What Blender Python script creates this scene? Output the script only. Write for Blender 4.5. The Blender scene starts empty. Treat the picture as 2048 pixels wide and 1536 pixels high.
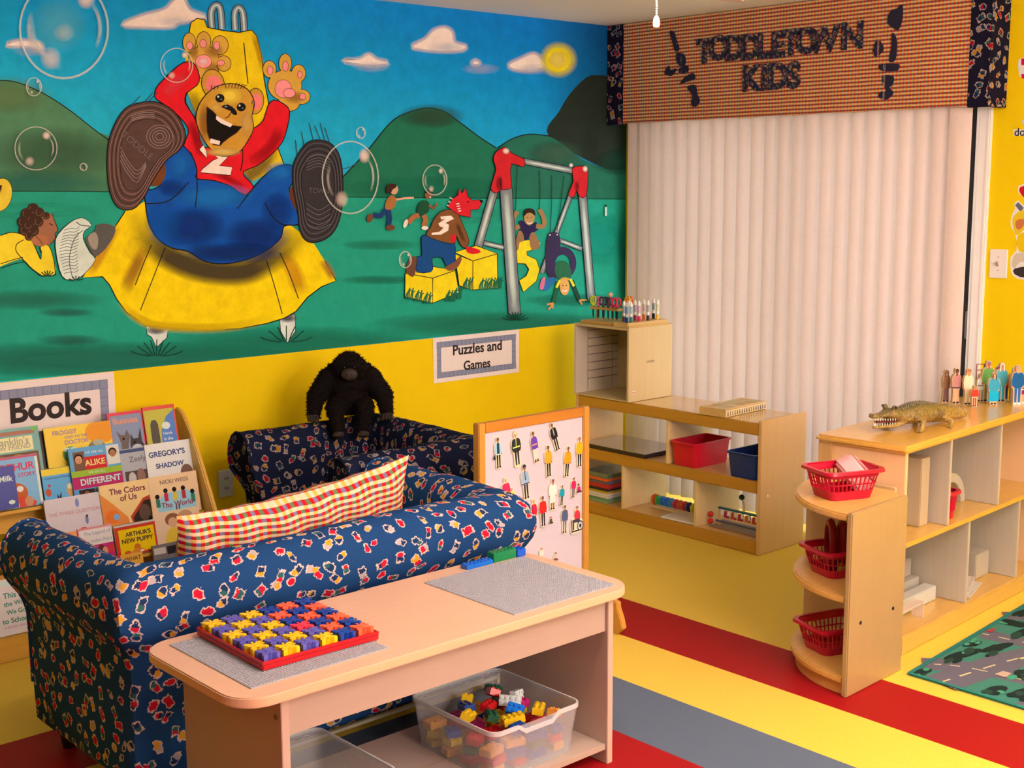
import bpy, bmesh, math, random
from math import sin, cos, pi, radians as R
from mathutils import Vector, Matrix, Euler
from mathutils.geometry import tessellate_polygon
random.seed(7)
SC = bpy.context.scene
COL = SC.collection
# ---------------------------------------------------------------- camera, world, lights, exposure
YAW, PITCH, ROLL, FPX = R(47.973), R(8.689), R(-0.229), 2617.5
CAM = Vector((-5.0632, -4.8454, 1.6325))
_f = Vector((cos(YAW)*cos(PITCH), sin(YAW)*cos(PITCH), -sin(PITCH)))
_r0 = Vector((sin(YAW), -cos(YAW), 0)); _u0 = _r0.cross(_f)
_r = _r0*cos(ROLL) + _u0*sin(ROLL); _u = -_r0*sin(ROLL) + _u0*cos(ROLL)
cd = bpy.data.cameras.new('camera'); cam = bpy.data.objects.new('camera', cd); COL.objects.link(cam)
cd.sensor_width = 36; cd.lens = FPX/2048*36; cd.clip_start = .05; cd.clip_end = 100
cam.matrix_world = Matrix(((_r.x, _u.x, -_f.x, CAM.x), (_r.y, _u.y, -_f.y, CAM.y), (_r.z, _u.z, -_f.z, CAM.z), (0, 0, 0, 1)))
SC.camera = cam
SC.view_settings.view_transform = 'Standard'; SC.view_settings.look = 'None'
SC.view_settings.gamma = 1; SC.view_settings.use_curve_mapping = False
SC.view_settings.exposure = 0.2
SC.cycles.transparent_max_bounces = 40
SC.cycles.max_bounces = 8
W = bpy.data.worlds.new('daylight'); SC.world = W; W.use_nodes = True
_bg = W.node_tree.nodes['Background']; _sky = W.node_tree.nodes.new('ShaderNodeTexSky')
_sky.sky_type = 'HOSEK_WILKIE'; _sky.turbidity = 4; _sky.sun_direction = (-.5, .2, .8)
_mx = W.node_tree.nodes.new('ShaderNodeMix'); _mx.data_type = 'RGBA'; _mx.inputs[0].default_value = .75; _mx.inputs[7].default_value = (1, .86, .81, 1)
W.node_tree.links.new(_sky.outputs[0], _mx.inputs[6]); W.node_tree.links.new(_mx.outputs[2], _bg.inputs[0]); _bg.inputs[1].default_value = 4.6

def light(name, kind, loc, energy, col, size=.1, rot=None, **k):
    d = bpy.data.lights.new(name, kind); o = bpy.data.objects.new(name, d); COL.objects.link(o)
    o.location = loc; d.energy = energy; d.color = col
    if kind == 'AREA':
        d.size = size; d.shape = 'RECTANGLE'; d.size_y = k.get('sy', size)
    else: d.shadow_soft_size = size
    if rot: o.rotation_euler = rot
    return o
WARM = (1.0, .64, .54)
FAN = Vector((-2.92, -2.93, 0))
for _k in range(3):
    _a = R(90+120*_k); light('fan_bulb_light', 'POINT', FAN + Vector((.155*cos(_a), .155*sin(_a), 2.085)), 19, WARM, .03)
light('room_fill_light', 'POINT', (-3.3, -5.7, 1.95), 72, (1.0, .66, .60), .15)  # added fill out of view for mural and ceiling; no floor lamp stands here
light('ceiling_fill_light', 'AREA', (-1.9, -4.5, 1.7), 95, (1.0, .62, .58), .9, rot=(R(180), 0, 0), sy=.9)  # added unseen light facing up, brightens the ceiling
light('overhead_fill_light', 'AREA', (-1.4, -4.6, 2.40), 34, (1.0, .66, .62), 1.6, sy=1.2)  # added overhead fill out of view; no such ceiling fixture is known
light('front_fill_light', 'AREA', (-2.9, -7.35, 1.75), 105, (1.0, .67, .63), 2.4, rot=(R(101), 0, 0), sy=1.4)  # added fill towards the mural wall; the wall behind it has no window

# ---------------------------------------------------------------- measuring: a photograph pixel to the point of a real plane
def ray(u, v): return _r*((u-1024)/FPX) - _u*((v-768)/FPX) + _f
def hit(u, v, ax, val):
    d = ray(u, v); return CAM + d*((val-CAM[ax])/d[ax])
def lin(c):
    c = c/255; return c/12.92 if c <= .04045 else ((c+.055)/1.055)**2.4
WHITE = (236, 196, 180)
def ob(r, g, b, k=1.0):
    """colour of a surface that looks (r,g,b) under the room's warm light, k: how strongly that place is lit"""
    return tuple(min(.93, max(.004, lin(c)/lin(w)*.8/k)) for c, w in zip((r, g, b), WHITE))

# ---------------------------------------------------------------- materials
_MC = {}
def _nodes(m):
    m.use_nodes = True; nt = m.node_tree; return nt, nt.nodes['Principled BSDF']
def N(nt, t, **k):
    n = nt.nodes.new(t)
    for a, b in k.items():
        if a.startswith('i_'): n.inputs[a[2:].replace('_', ' ')].default_value = b
        else: setattr(n, a, b)
    return n
def mix(nt, f, a, b, mode='MIX'):
    n = nt.nodes.new('ShaderNodeMix'); n.data_type = 'RGBA'; n.blend_type = mode
    for s, v in ((0, f), (6, a), (7, b)):
        if hasattr(v, 'node'): nt.links.new(v, n.inputs[s])
        elif isinstance(v, (int, float)): n.inputs[s].default_value = v
        else: n.inputs[s].default_value = (*v[:3], 1)
    return n.outputs[2]
def mth(nt, op, a, b=0.0, c=None):
    n = nt.nodes.new('ShaderNodeMath'); n.operation = op
    for i, v in enumerate((a, b) if c is None else (a, b, c)):
        if hasattr(v, 'node'): nt.links.new(v, n.inputs[i])
        else: n.inputs[i].default_value = v
    return n.outputs[0]
def P(col, rough=.55, var=.10, scale=40, bump=0.0, metal=0, trans=0, alpha=1, coat=0, emit=0, spec=.4):
    key = (tuple(round(c, 4) for c in col), rough, var, scale, bump, metal, trans, alpha, coat, emit, spec)
    if key in _MC: return _MC[key]
    m = bpy.data.materials.new('surface'); nt, b = _nodes(m)
    tc = N(nt, 'ShaderNodeTexCoord'); nz = N(nt, 'ShaderNodeTexNoise', i_Scale=scale, i_Detail=3.0)
    nt.links.new(tc.outputs['Object'], nz.inputs['Vector'])
    lo = tuple(c*(1-var) for c in col); hi = tuple(min(1, c*(1+var)) for c in col)
    nt.links.new(mix(nt, nz.outputs[0], lo, hi), b.inputs['Base Color'])
    b.inputs['Roughness'].default_value = rough; b.inputs['Metallic'].default_value = metal
    b.inputs['Transmission Weight'].default_value = trans; b.inputs['Alpha'].default_value = alpha
    b.inputs['Coat Weight'].default_value = coat; b.inputs['Specular IOR Level'].default_value = spec
    if emit:
        b.inputs['Emission Color'].default_value = (*col, 1); b.inputs['Emission Strength'].default_value = emit
    if bump:
        bp = N(nt, 'ShaderNodeBump', i_Strength=bump, i_Distance=.002); nt.links.new(nz.outputs[0], bp.inputs['Height'])
        nt.links.new(bp.outputs[0], b.inputs['Normal'])
    _MC[key] = m; return m
def wood(col, axis=1, rough=.35, var=.16, coat=.15):
    key = ('wood', tuple(round(c, 4) for c in col), axis, rough, var)
    if key in _MC: return _MC[key]
    m = bpy.data.materials.new('wood'); nt, b = _nodes(m)
    tc = N(nt, 'ShaderNodeTexCoord'); mp = N(nt, 'ShaderNodeMapping'); s = [60, 60, 60]; s[axis] = 3
    mp.inputs['Scale'].default_value = s
    nt.links.new(tc.outputs['Object'], mp.inputs['Vector'])
    nz = N(nt, 'ShaderNodeTexNoise', i_Scale=1.0, i_Detail=4.0, i_Distortion=.6); nt.links.new(mp.outputs[0], nz.inputs['Vector'])
    n2 = N(nt, 'ShaderNodeTexNoise', i_Scale=5.0, i_Detail=2.0); nt.links.new(tc.outputs['Object'], n2.inputs['Vector'])
    a = mix(nt, nz.outputs[0], tuple(c*(1-var*1.6) for c in col), tuple(min(1, c*(1+var*1.2)) for c in col))
    a = mix(nt, .25, a, mix(nt, n2.outputs[0], tuple(c*.75 for c in col), tuple(min(1, c*1.2) for c in col)))
    nt.links.new(a, b.inputs['Base Color']); b.inputs['Roughness'].default_value = rough
    b.inputs['Coat Weight'].default_value = coat; b.inputs['Coat Roughness'].default_value = .2
    _MC[key] = m; return m
def glossy_clear(col, rough=.25, alpha=.35):
    key = ('clear', tuple(col), rough, alpha)
    if key in _MC: return _MC[key]
    m = bpy.data.materials.new('clear_plastic'); nt, b = _nodes(m)
    b.inputs['Base Color'].default_value = (*col, 1); b.inputs['Roughness'].default_value = rough
    nz = N(nt, 'ShaderNodeTexNoise', i_Scale=25.0)
    nt.links.new(mth(nt, 'MULTIPLY_ADD', nz.outputs[0], .10, alpha-.05), b.inputs['Alpha'])
    _MC[key] = m; return m
def motif_fabric(name, base, scale=15.0, bright=1.0):
    """navy cloth printed with small scattered cream-edged motifs; UV is in metres"""
    m = bpy.data.materials.new(name); nt, b = _nodes(m); L = nt.links
    uv = N(nt, 'ShaderNodeUVMap'); uv.uv_map = 'UVMap'
    wob = N(nt, 'ShaderNodeTexNoise', i_Scale=110.0, i_Detail=1.0); L.new(uv.outputs[0], wob.inputs['Vector'])
    vm = N(nt, 'ShaderNodeVectorMath', operation='SCALE'); vm.inputs['Scale'].default_value = scale; L.new(uv.outputs[0], vm.inputs[0])
    vo = N(nt, 'ShaderNodeTexVoronoi', voronoi_dimensions='2D', feature='F1', i_Scale=1.0, i_Randomness=.72); L.new(vm.outputs[0], vo.inputs['Vector'])
    d = N(nt, 'ShaderNodeVectorMath', operation='SUBTRACT'); L.new(vm.outputs[0], d.inputs[0]); L.new(vo.outputs['Position'], d.inputs[1])
    w0 = N(nt, 'ShaderNodeVectorMath', operation='MULTIPLY_ADD'); L.new(wob.outputs['Color'], w0.inputs[0])
    w0.inputs[1].default_value = (.30, .30, 0); w0.inputs[2].default_value = (-.15, -.15, 0)
    d2 = N(nt, 'ShaderNodeVectorMath', operation='ADD'); L.new(d.outputs[0], d2.inputs[0]); L.new(w0.outputs[0], d2.inputs[1])
    sc = N(nt, 'ShaderNodeSeparateColor'); L.new(vo.outputs['Color'], sc.inputs[0])
    rt = N(nt, 'ShaderNodeVectorRotate', rotation_type='Z_AXIS'); L.new(d2.outputs[0], rt.inputs['Vector'])
    L.new(mth(nt, 'MULTIPLY', sc.outputs[0], 6.28), rt.inputs['Angle'])
    xy = N(nt, 'ShaderNodeSeparateXYZ'); L.new(rt.outputs[0], xy.inputs[0])
    ax = mth(nt, 'ABSOLUTE', xy.outputs[0]); ay = mth(nt, 'ABSOLUTE', xy.outputs[1])
    hw = mth(nt, 'MULTIPLY_ADD', sc.outputs[1], .15, .28); hh = mth(nt, 'MULTIPLY_ADD', sc.outputs[2], .12, .16)
    qx = mth(nt, 'DIVIDE', ax, hw); qy = mth(nt, 'DIVIDE', ay, hh)
    box = mth(nt, 'MAXIMUM', qx, qy)
    ell = mth(nt, 'SQRT', mth(nt, 'ADD', mth(nt, 'MULTIPLY', qx, qx), mth(nt, 'MULTIPLY', qy, qy)))
    pick = mth(nt, 'GREATER_THAN', mth(nt, 'FRACT', mth(nt, 'MULTIPLY', sc.outputs[0], 7.3)), .45)
    q = N(nt, 'ShaderNodeMix', data_type='FLOAT'); L.new(pick, q.inputs[0]); L.new(box, q.inputs[2]); L.new(ell, q.inputs[3]); q = q.outputs[0]
    patch = mth(nt, 'LESS_THAN', q, 1.0); core = mth(nt, 'LESS_THAN', q, .74)
    hue = mth(nt, 'FRACT', mth(nt, 'MULTIPLY', mth(nt, 'ADD', sc.outputs[1], mth(nt, 'GREATER_THAN', xy.outputs[0], .03)), 3.7))
    cr = N(nt, 'ShaderNodeValToRGB'); cr.color_ramp.interpolation = 'CONSTANT'
    cols = [(0, (.50, .012, .04)), (.18, (.62, .36, .03)), (.34, (.03, .13, .15)), (.48, (.012, .04, .13)), (.74, (.48, .015, .06)), (.88, (.40, .40, .44))]
    while len(cr.color_ramp.elements) < len(cols): cr.color_ramp.elements.new(.5)
    for e, (p, c) in zip(cr.color_ramp.elements, cols): e.position = p; e.color = (*[x*bright for x in c], 1)
    L.new(hue, cr.inputs[0])
    fine = N(nt, 'ShaderNodeTexNoise', i_Scale=300.0); L.new(uv.outputs[0], fine.inputs['Vector'])
    bc = mix(nt, fine.outputs[0], tuple(x*.7 for x in base), tuple(x*1.3 for x in base))
    c1 = mix(nt, patch, bc, tuple(x*bright for x in (.56, .52, .50)))
    c2 = mix(nt, core, c1, cr.outputs[0])
    L.new(c2, b.inputs['Base Color']); b.inputs['Roughness'].default_value = .9
    b.inputs['Specular IOR Level'].default_value = .05
    return m
def check_fabric(name, cell, dark=(1, 1, 1)):
    """woven check of cream, yellow, red, navy, green and blue squares; UV is in metres"""
    m = bpy.data.materials.new(name); nt, b = _nodes(m); L = nt.links
    uv = N(nt, 'ShaderNodeUVMap'); uv.uv_map = 'UVMap'
    s = N(nt, 'ShaderNodeSeparateXYZ'); L.new(uv.outputs[0], s.inputs[0])
    i = mth(nt, 'FLOOR', mth(nt, 'DIVIDE', s.outputs[0], cell)); j = mth(nt, 'FLOOR', mth(nt, 'DIVIDE', s.outputs[1], cell))
    io = mth(nt, 'FLOORED_MODULO', i, 2.0); jo = mth(nt, 'FLOORED_MODULO', j, 2.0)
    k = mth(nt, 'FRACT', mth(nt, 'DIVIDE', mth(nt, 'ADD', mth(nt, 'ADD', i, mth(nt, 'MULTIPLY', j, 3.0)), .5), 8.0))
    def ramp(cols):
        r = N(nt, 'ShaderNodeValToRGB'); r.color_ramp.interpolation = 'CONSTANT'
        while len(r.color_ramp.elements) < len(cols): r.color_ramp.elements.new(.5)
        for n, (e, c) in enumerate(zip(r.color_ramp.elements, cols)): e.position = n/len(cols); e.color = (*[x*d_ for x, d_ in zip(c, dark)], 1)
        L.new(k, r.inputs[0]); return r.outputs[0]
    red, nav, grn, blu = (.62, .012, .03), (.012, .014, .06), (.02, .13, .07), (.10, .11, .32)
    sat = ramp([red, nav, red, nav, red, grn, red, grn])
    mid = ramp([(.80, .10, .04), (.14, .26, .10), (.82, .13, .05), (.20, .22, .40), (.80, .10, .04), (.14, .28, .12), (.84, .30, .06), (.22, .24, .42)])
    lo = ramp([(.90, .78, .60), (.92, .60, .16), (.9, .80, .64), (.92, .58, .12), (.90, .78, .60), (.90, .64, .20), (.90, .78, .58), (.90, .74, .50)])
    top = mix(nt, io, mid, sat); bot = lo
    L.new(mix(nt, jo, bot, top), b.inputs['Base Color']); b.inputs['Roughness'].default_value = .9
    b.inputs['Specular IOR Level'].default_value = .15
    return m
def painted(name, rough=.6, soft=False, mottle=.12, sc=14.0):
    m = bpy.data.materials.new(name); nt, b = _nodes(m); L = nt.links
    a = N(nt, 'ShaderNodeVertexColor'); a.layer_name = 'Col'
    tc = N(nt, 'ShaderNodeTexCoord')
    nz = N(nt, 'ShaderNodeTexNoise', i_Scale=sc, i_Detail=6.0, i_Roughness=.7); L.new(tc.outputs['Object'], nz.inputs['Vector'])
    g = mth(nt, 'MULTIPLY_ADD', nz.outputs[0], 2*mottle, 1-mottle)
    vm = N(nt, 'ShaderNodeVectorMath', operation='SCALE'); L.new(a.outputs[0], vm.inputs[0]); L.new(g, vm.inputs['Scale'])
    L.new(vm.outputs[0], b.inputs['Base Color']); b.inputs['Roughness'].default_value = rough
    b.inputs['Specular IOR Level'].default_value = .08
    if soft: L.new(a.outputs[1], b.inputs['Alpha'])
    return m

# ---------------------------------------------------------------- geometry
class G:
    def __init__(s): s.v = []; s.f = []; s.mi = []; s.sm = []; s.uv = {}
    def add(s, vs, fs, M=None, mi=0, sm=False, uvs=None):
        o = len(s.v)
        s.v += [tuple(M @ Vector(p)) if M else tuple(p) for p in vs]
        for k, f in enumerate(fs):
            if uvs: s.uv[len(s.f)] = [uvs[i] for i in f] if not isinstance(uvs, dict) else uvs[k]
            s.f.append([i+o for i in f]); s.mi.append(mi); s.sm.append(sm)
        return s
    def box(s, x0, x1, y0, y1, z0, z1, mi=0, M=None):
        v = [(x, y, z) for x in (x0, x1) for y in (y0, y1) for z in (z0, z1)]
        return s.add(v, [(0, 1, 3, 2), (4, 6, 7, 5), (0, 4, 5, 1), (2, 3, 7, 6), (0, 2, 6, 4), (1, 5, 7, 3)], M, mi)
    def prism(s, pts, h0, h1, M=None, mi=0, sm=False):
        n = len(pts)
        if sum(pts[i][0]*pts[(i+1) % n][1]-pts[(i+1) % n][0]*pts[i][1] for i in range(n)) < 0: pts = pts[::-1]
        v = [(x, y, h0) for x, y in pts] + [(x, y, h1) for x, y in pts]
        s.add(v, [tuple(range(n-1, -1, -1)), tuple(range(n, 2*n))], M, mi)
        return s.add(v, [(i, (i+1) % n, n+(i+1) % n, n+i) for i in range(n)], M, mi, sm)
    def loft(s, rings, cap=True, closed=True, M=None, mi=0, sm=True, uv=False):
        n = len(rings[0]); v = [p for r in rings for p in r]; fs = []; uvs = {}
        m = n if closed else n-1
        if uv:
            us = [0]
            for a, b in zip(rings, rings[1:]): us.append(us[-1]+sum((Vector(p)-Vector(q)).length for p, q in zip(a, b))/n)
            vs = [0]
            for j in range(n):
                vs.append(vs[-1]+sum((Vector(r[j])-Vector(r[(j+1) % n])).length for r in rings)/len(rings))
        for i in range(len(rings)-1):
            for j in range(m):
                if uv: uvs[len(fs)] = [(us[i], vs[j]), (us[i], vs[j+1]), (us[i+1], vs[j+1]), (us[i+1], vs[j])]
                fs.append((i*n+j, i*n+(j+1) % n, (i+1)*n+(j+1) % n, (i+1)*n+j))
        s.add(v, fs, M, mi, sm, uvs if uv else None)
        if cap and closed:
            s.add(list(rings[0]), [tuple(range(n-1, -1, -1))], M, mi); s.add(list(rings[-1]), [tuple(range(n))], M, mi)
        return s
    def tube(s, path, r, n=8, M=None, mi=0, cap=True, closed=False, sm=True):
        P_ = [Vector(p) for p in path]; rr = r if isinstance(r, (list, tuple)) else [r]*len(P_); rings = []
        up = None
        for i, p in enumerate(P_):
            a = P_[(i-1) % len(P_)] if (i > 0 or closed) else p; b = P_[(i+1) % len(P_)] if (i < len(P_)-1 or closed) else p
            t = (b-a).normalized()
            if up is None: up = Vector((0, 0, 1)) if abs(t.z) < .9 else Vector((1, 0, 0))
            x = t.cross(up).normalized(); y = x.cross(t).normalized(); up = y
            rings.append([tuple(p + x*(rr[i]*cos(2*pi*k/n)) + y*(rr[i]*sin(2*pi*k/n))) for k in range(n)])
        if closed: rings.append(rings[0])
        return s.loft(rings, cap and not closed, True, M, mi, sm)
    def cyl(s, p0, p1, r0, r1=None, n=12, M=None, mi=0, sm=True): return s.tube([p0, p1], [r0, r0 if r1 is None else r1], n, M, mi, True, False, sm)
    def lathe(s, prof, n=20, M=None, mi=0, sm=True, cap=True):
        return s.loft([[(r*cos(2*pi*k/n), r*sin(2*pi*k/n), z) for k in range(n)] for r, z in prof], cap, True, M, mi, sm)
    def ball(s, c, r, nu=14, nv=9, M=None, mi=0):
        r = (r, r, r) if not hasattr(r, '__len__') else r
        rings = []
        for i in range(nv+1):
            t = pi*i/nv; rr = max(sin(t), .004)
            rings.append([(c[0]+r[0]*rr*cos(2*pi*k/nu), c[1]+r[1]*rr*sin(2*pi*k/nu), c[2]-r[2]*cos(t)) for k in range(nu)])
        return s.loft(rings, True, True, M, mi, True)
    def obj(s, name, mats, parent=None, loc=None, rot=None, bevel=0, seg=2, sharp=40):
        me = bpy.data.meshes.new(name); me.from_pydata(s.v, [], s.f)
        me.polygons.foreach_set('material_index', s.mi); me.polygons.foreach_set('use_smooth', s.sm)
        ul = me.uv_layers.new(name='UVMap'); buf = [0.0]*(2*len(me.loops))
        for p in me.polygons:
            e = s.uv.get(p.index)
            for q, li in enumerate(p.loop_indices):
                if e: u = e[q]
                else:
                    c = me.vertices[me.loops[li].vertex_index].co; nn = p.normal
                    ax = max(range(3), key=lambda a: abs(nn[a])); u = (c[(ax+1) % 3], c[(ax+2) % 3]) if ax != 1 else (c[0], c[2])
                buf[2*li] = u[0]; buf[2*li+1] = u[1]
        ul.data.foreach_set('uv', buf)
        if bevel:
            bm = bmesh.new(); bm.from_mesh(me); bmesh.ops.remove_doubles(bm, verts=bm.verts, dist=1e-6)
            es = [e for e in bm.edges if len(e.link_faces) == 2 and e.calc_face_angle(0) > R(35)]
            bmesh.ops.bevel(bm, geom=es, offset=bevel, segments=seg, affect='EDGES', clamp_overlap=True)
            bm.to_mesh(me); bm.free(); me.polygons.foreach_set('use_smooth', [True]*len(me.polygons))
        for m in (mats if isinstance(mats, (list, tuple)) else [mats]): me.materials.append(m)
        me.set_sharp_from_angle(angle=R(sharp)); me.update()
        o = bpy.data.objects.new(name, me); COL.objects.link(o)
        if parent: o.parent = parent
        if loc is not None: o.location = loc
        if rot is not None: o.rotation_euler = rot
        return o
def tag(o, label=None, cat=None, group=None, kind=None):
    for k, v in (('label', label), ('category', cat), ('group', group), ('kind', kind)):
        if v: o[k] = v
    return o
def thing(name, label, cat, loc=(0, 0, 0), rz=0, group=None):
    o = bpy.data.objects.new(name, None); COL.objects.link(o); o.location = loc; o.rotation_euler = (0, 0, rz)
    o.empty_display_size = .05
    return tag(o, label, cat, group)
def struct(o): o['kind'] = 'structure'; return o
def dup(o, loc, label=None, group=None, rz=None, parent=None):
    c = o.copy(); COL.objects.link(c); c.location = loc
    if rz is not None: c.rotation_euler = (0, 0, rz)
    if parent: c.parent = parent
    if label: c['label'] = label
    if group: c['group'] = group
    for ch in list(o.children): 
        d = ch.copy(); COL.objects.link(d); d.parent = c
        for g in list(ch.children):
            e = g.copy(); COL.objects.link(e); e.parent = d
    return c
_TX = []
def text(body, M, size, mat, parent, width=None, bold=0.0, name='lettering', ext=.0003, align='CENTER', squash=1.0):
    c = bpy.data.curves.new(name, 'FONT'); c.body = body; c.size = size; c.extrude = ext; c.offset = bold
    c.align_x = align; c.align_y = 'CENTER'; c.resolution_u = 4; c.materials.append(mat)
    o = bpy.data.objects.new(name, c); COL.objects.link(o); o.parent = parent; o.matrix_local = M
    _TX.append((o, width, squash)); return o
def fit_texts():
    """letters become plain meshes, scaled to the width they have in the photograph"""
    dg = bpy.context.evaluated_depsgraph_get()
    for o, w, q in _TX:
        me = bpy.data.meshes.new_from_object(o.evaluated_get(dg)); M = o.matrix_local.copy(); p = o.parent; nm = o.name
        xs = [v.co.x for v in me.vertices] or [0]; wd = max(xs)-min(xs)
        k = w/wd if w and wd else 1; me.transform(Matrix.Diagonal((k, k*q, 1, 1)))
        c = o.data; bpy.data.objects.remove(o); bpy.data.curves.remove(c)
        n = bpy.data.objects.new(nm, me); COL.objects.link(n); n.parent = p; n.matrix_local = M
        me.name = nm
        if nm.startswith('lettering'): n['kind'] = 'stuff'
def frame(o, x, y, n=None):
    """4x4 with columns x, y, x cross y at o"""
    x = Vector(x).normalized(); y = Vector(y); z = x.cross(y).normalized(); y = z.cross(x)
    return Matrix(((x.x, y.x, z.x, o[0]), (x.y, y.y, z.y, o[1]), (x.z, y.z, z.z, o[2]), (0, 0, 0, 1)))
def smooth(pts, k=6, closed=True):
    n = len(pts); out = []
    for i in range(n if closed else n-1):
        g = (lambda j: pts[j % n]) if closed else (lambda j: pts[min(max(j, 0), n-1)])
        p0, p1, p2, p3 = g(i-1), g(i), g(i+1), g(i+2)
        for q in range(k):
            t = q/k
            out.append(tuple(.5*((2*p1[a]) + (p2[a]-p0[a])*t + (2*p0[a]-5*p1[a]+4*p2[a]-p3[a])*t*t + (3*p1[a]-p0[a]-3*p2[a]+p3[a])*t**3) for a in range(2)))
    if not closed: out.append(tuple(pts[-1]))
    return out
def chain(o):
    m = o.matrix_basis.copy()
    while o.parent: o = o.parent; m = o.matrix_basis @ m
    return m
class Art:
    """flat paint on a real surface: opaque and airbrushed shapes in order, each a hair above the one before"""
    def __init__(s, mp, nrm, step=3e-5, base=3e-4, k=1.0, local=False): s.local = local; s.mp = mp; s.n = Vector(nrm); s.h = base; s.st = step; s.b = ([], [], []), ([], [], []); s.k = k
    def c(s, col): return (*ob(*col[:3], s.k), 1)
    def put(s, pts, fs, cols, soft=0):
        v, f, c = s.b[soft]; o = len(v); s.h += s.st
        v += [tuple(Vector(s.mp(*p)) + s.n*s.h) for p in pts]; f += [tuple(i+o for i in t) for t in fs]; c += cols
    def fill(s, pts, col, sm=0):
        if sm: pts = smooth(pts, sm)
        t = tessellate_polygon([[Vector((x, y, 0)) for x, y in pts]])
        s.put(pts, t, [s.c(col)]*len(pts)); return s
    def line(s, pts, w, col, sm=5, closed=False, soft=0, a=1.0):
        if sm and len(pts) > 2: pts = smooth(pts, sm, closed)
        if soft and len(pts) == 2: pts = [(pts[0][0]+(pts[1][0]-pts[0][0])*t/6, pts[0][1]+(pts[1][1]-pts[0][1])*t/6) for t in (0, .4, 1.5, 3, 4.5, 5.6, 6)]
        n = len(pts); L_ = []
        for i, p in enumerate(pts):
            q = pts[(i+1) % n] if (closed or i < n-1) else p; o = pts[(i-1) % n] if (closed or i > 0) else p
            dx, dy = q[0]-o[0], q[1]-o[1]; l = math.hypot(dx, dy) or 1; L_.append((-dy/l*w/2, dx/l*w/2))
        m = n if closed else n-1
        if not soft:
            P_ = [(p[0]+d[0], p[1]+d[1]) for p, d in zip(pts, L_)] + [(p[0]-d[0], p[1]-d[1]) for p, d in zip(pts, L_)]
            s.put(P_, [(i, (i+1) % n, n+(i+1) % n, n+i) for i in range(m)], [s.c(col)]*(2*n))
        else:
            P_ = [(p[0]+d[0]*q, p[1]+d[1]*q) for q in (1, .3, -.3, -1) for p, d in zip(pts, L_)]
            cc = s.c(col)[:3]; C_ = [(*cc, x*(1 if closed else min(1, 3.2*i/(n-1), 3.2*(n-1-i)/(n-1)))) for x in (0, a, a, 0) for i in range(n)]
            s.put(P_, [(q*n+i, q*n+(i+1) % n, q*n+n+(i+1) % n, q*n+n+i) for q in range(3) for i in range(m)], C_, 1)
        return s
    def ell(s, x, y, rx, ry, col, rot=0, n=22, out=None, ow=0):
        c, d = cos(R(rot)), sin(R(rot)); pts = [(x+rx*cos(2*pi*i/n)*c-ry*sin(2*pi*i/n)*d, y+rx*cos(2*pi*i/n)*d+ry*sin(2*pi*i/n)*c) for i in range(n)]
        if out: s.line(pts, ow*2, out, 0, True)
        return s.fill(pts, col)
    def blob(s, x, y, rx, ry, col, a=.6, rot=0, n=22, hard=.3):
        c, d = cos(R(rot)), sin(R(rot)); cc = s.c(col)[:3]; P_ = [(x, y)]; C_ = [(*cc, a)]; fs = []
        for r, al in ((hard, a), (.55+hard*.4, a*.55), (1, 0)):
            P_ += [(x+r*(rx*cos(2*pi*i/n)*c-ry*sin(2*pi*i/n)*d), y+r*(rx*cos(2*pi*i/n)*d+ry*sin(2*pi*i/n)*c)) for i in range(n)]; C_ += [(*cc, al)]*n
        for i in range(n):
            j = (i+1) % n; fs += [(0, 1+i, 1+j), (1+i, 1+n+i, 1+n+j, 1+j), (1+n+i, 1+2*n+i, 1+2*n+j, 1+n+j)]
        s.put(P_, fs, C_, 1); return s
    def bubble(s, x, y, rx, ry):
        n = 36; w = max(3.0, rx*.07)
        e = lambda q, z: [(x+q*rx*cos(2*pi*i/n), y+z*ry*sin(2*pi*i/n)) for i in range(n)]
        s.line(e(1, 1), w, (215, 225, 220), 0, True, 1, .6)
        s.line([(x+.8*rx*cos(t), y+.8*ry*sin(t)) for t in (2.4, 2.8, 3.2, 3.6)], w*2, (225, 230, 225), 3, False, 1, .3)
        s.line([(x+.82*rx*cos(t), y+.82*ry*sin(t)) for t in (-.7, -.3, .1, .5)], w*1.6, (225, 230, 225), 3, False, 1, .45)
        s.blob(x+.5*rx, y-.6*ry, .22*rx, .22*ry, (255, 250, 240), .75); s.blob(x-.3*rx, y+.6*ry, .25*rx, .25*ry, (255, 250, 240), .5)
        return s
    def dots(s, pts, col, r):
        for x, y in pts: s.ell(x, y, r, r, col, n=10)
        return s
    def obj(s, name, mats, parent=None):
        out = []
        for q, nm in ((0, name), (1, name + '_shading')):
            v, f, c = s.b[q]
            if not v: continue
            me = bpy.data.meshes.new(nm); inv = chain(parent).inverted() if parent and not s.local else None
            me.from_pydata([tuple(inv @ Vector(p)) for p in v] if inv else v, [], f)
            at = me.color_attributes.new('Col', 'FLOAT_COLOR', 'POINT'); at.data.foreach_set('color', [x for t in c for x in t])
            me.materials.append(mats[q]); o = bpy.data.objects.new(nm, me); COL.objects.link(o)
            if parent: o.parent = parent
            if q: o['kind'] = 'stuff'
            out.append(o)
        return out[0]
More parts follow.
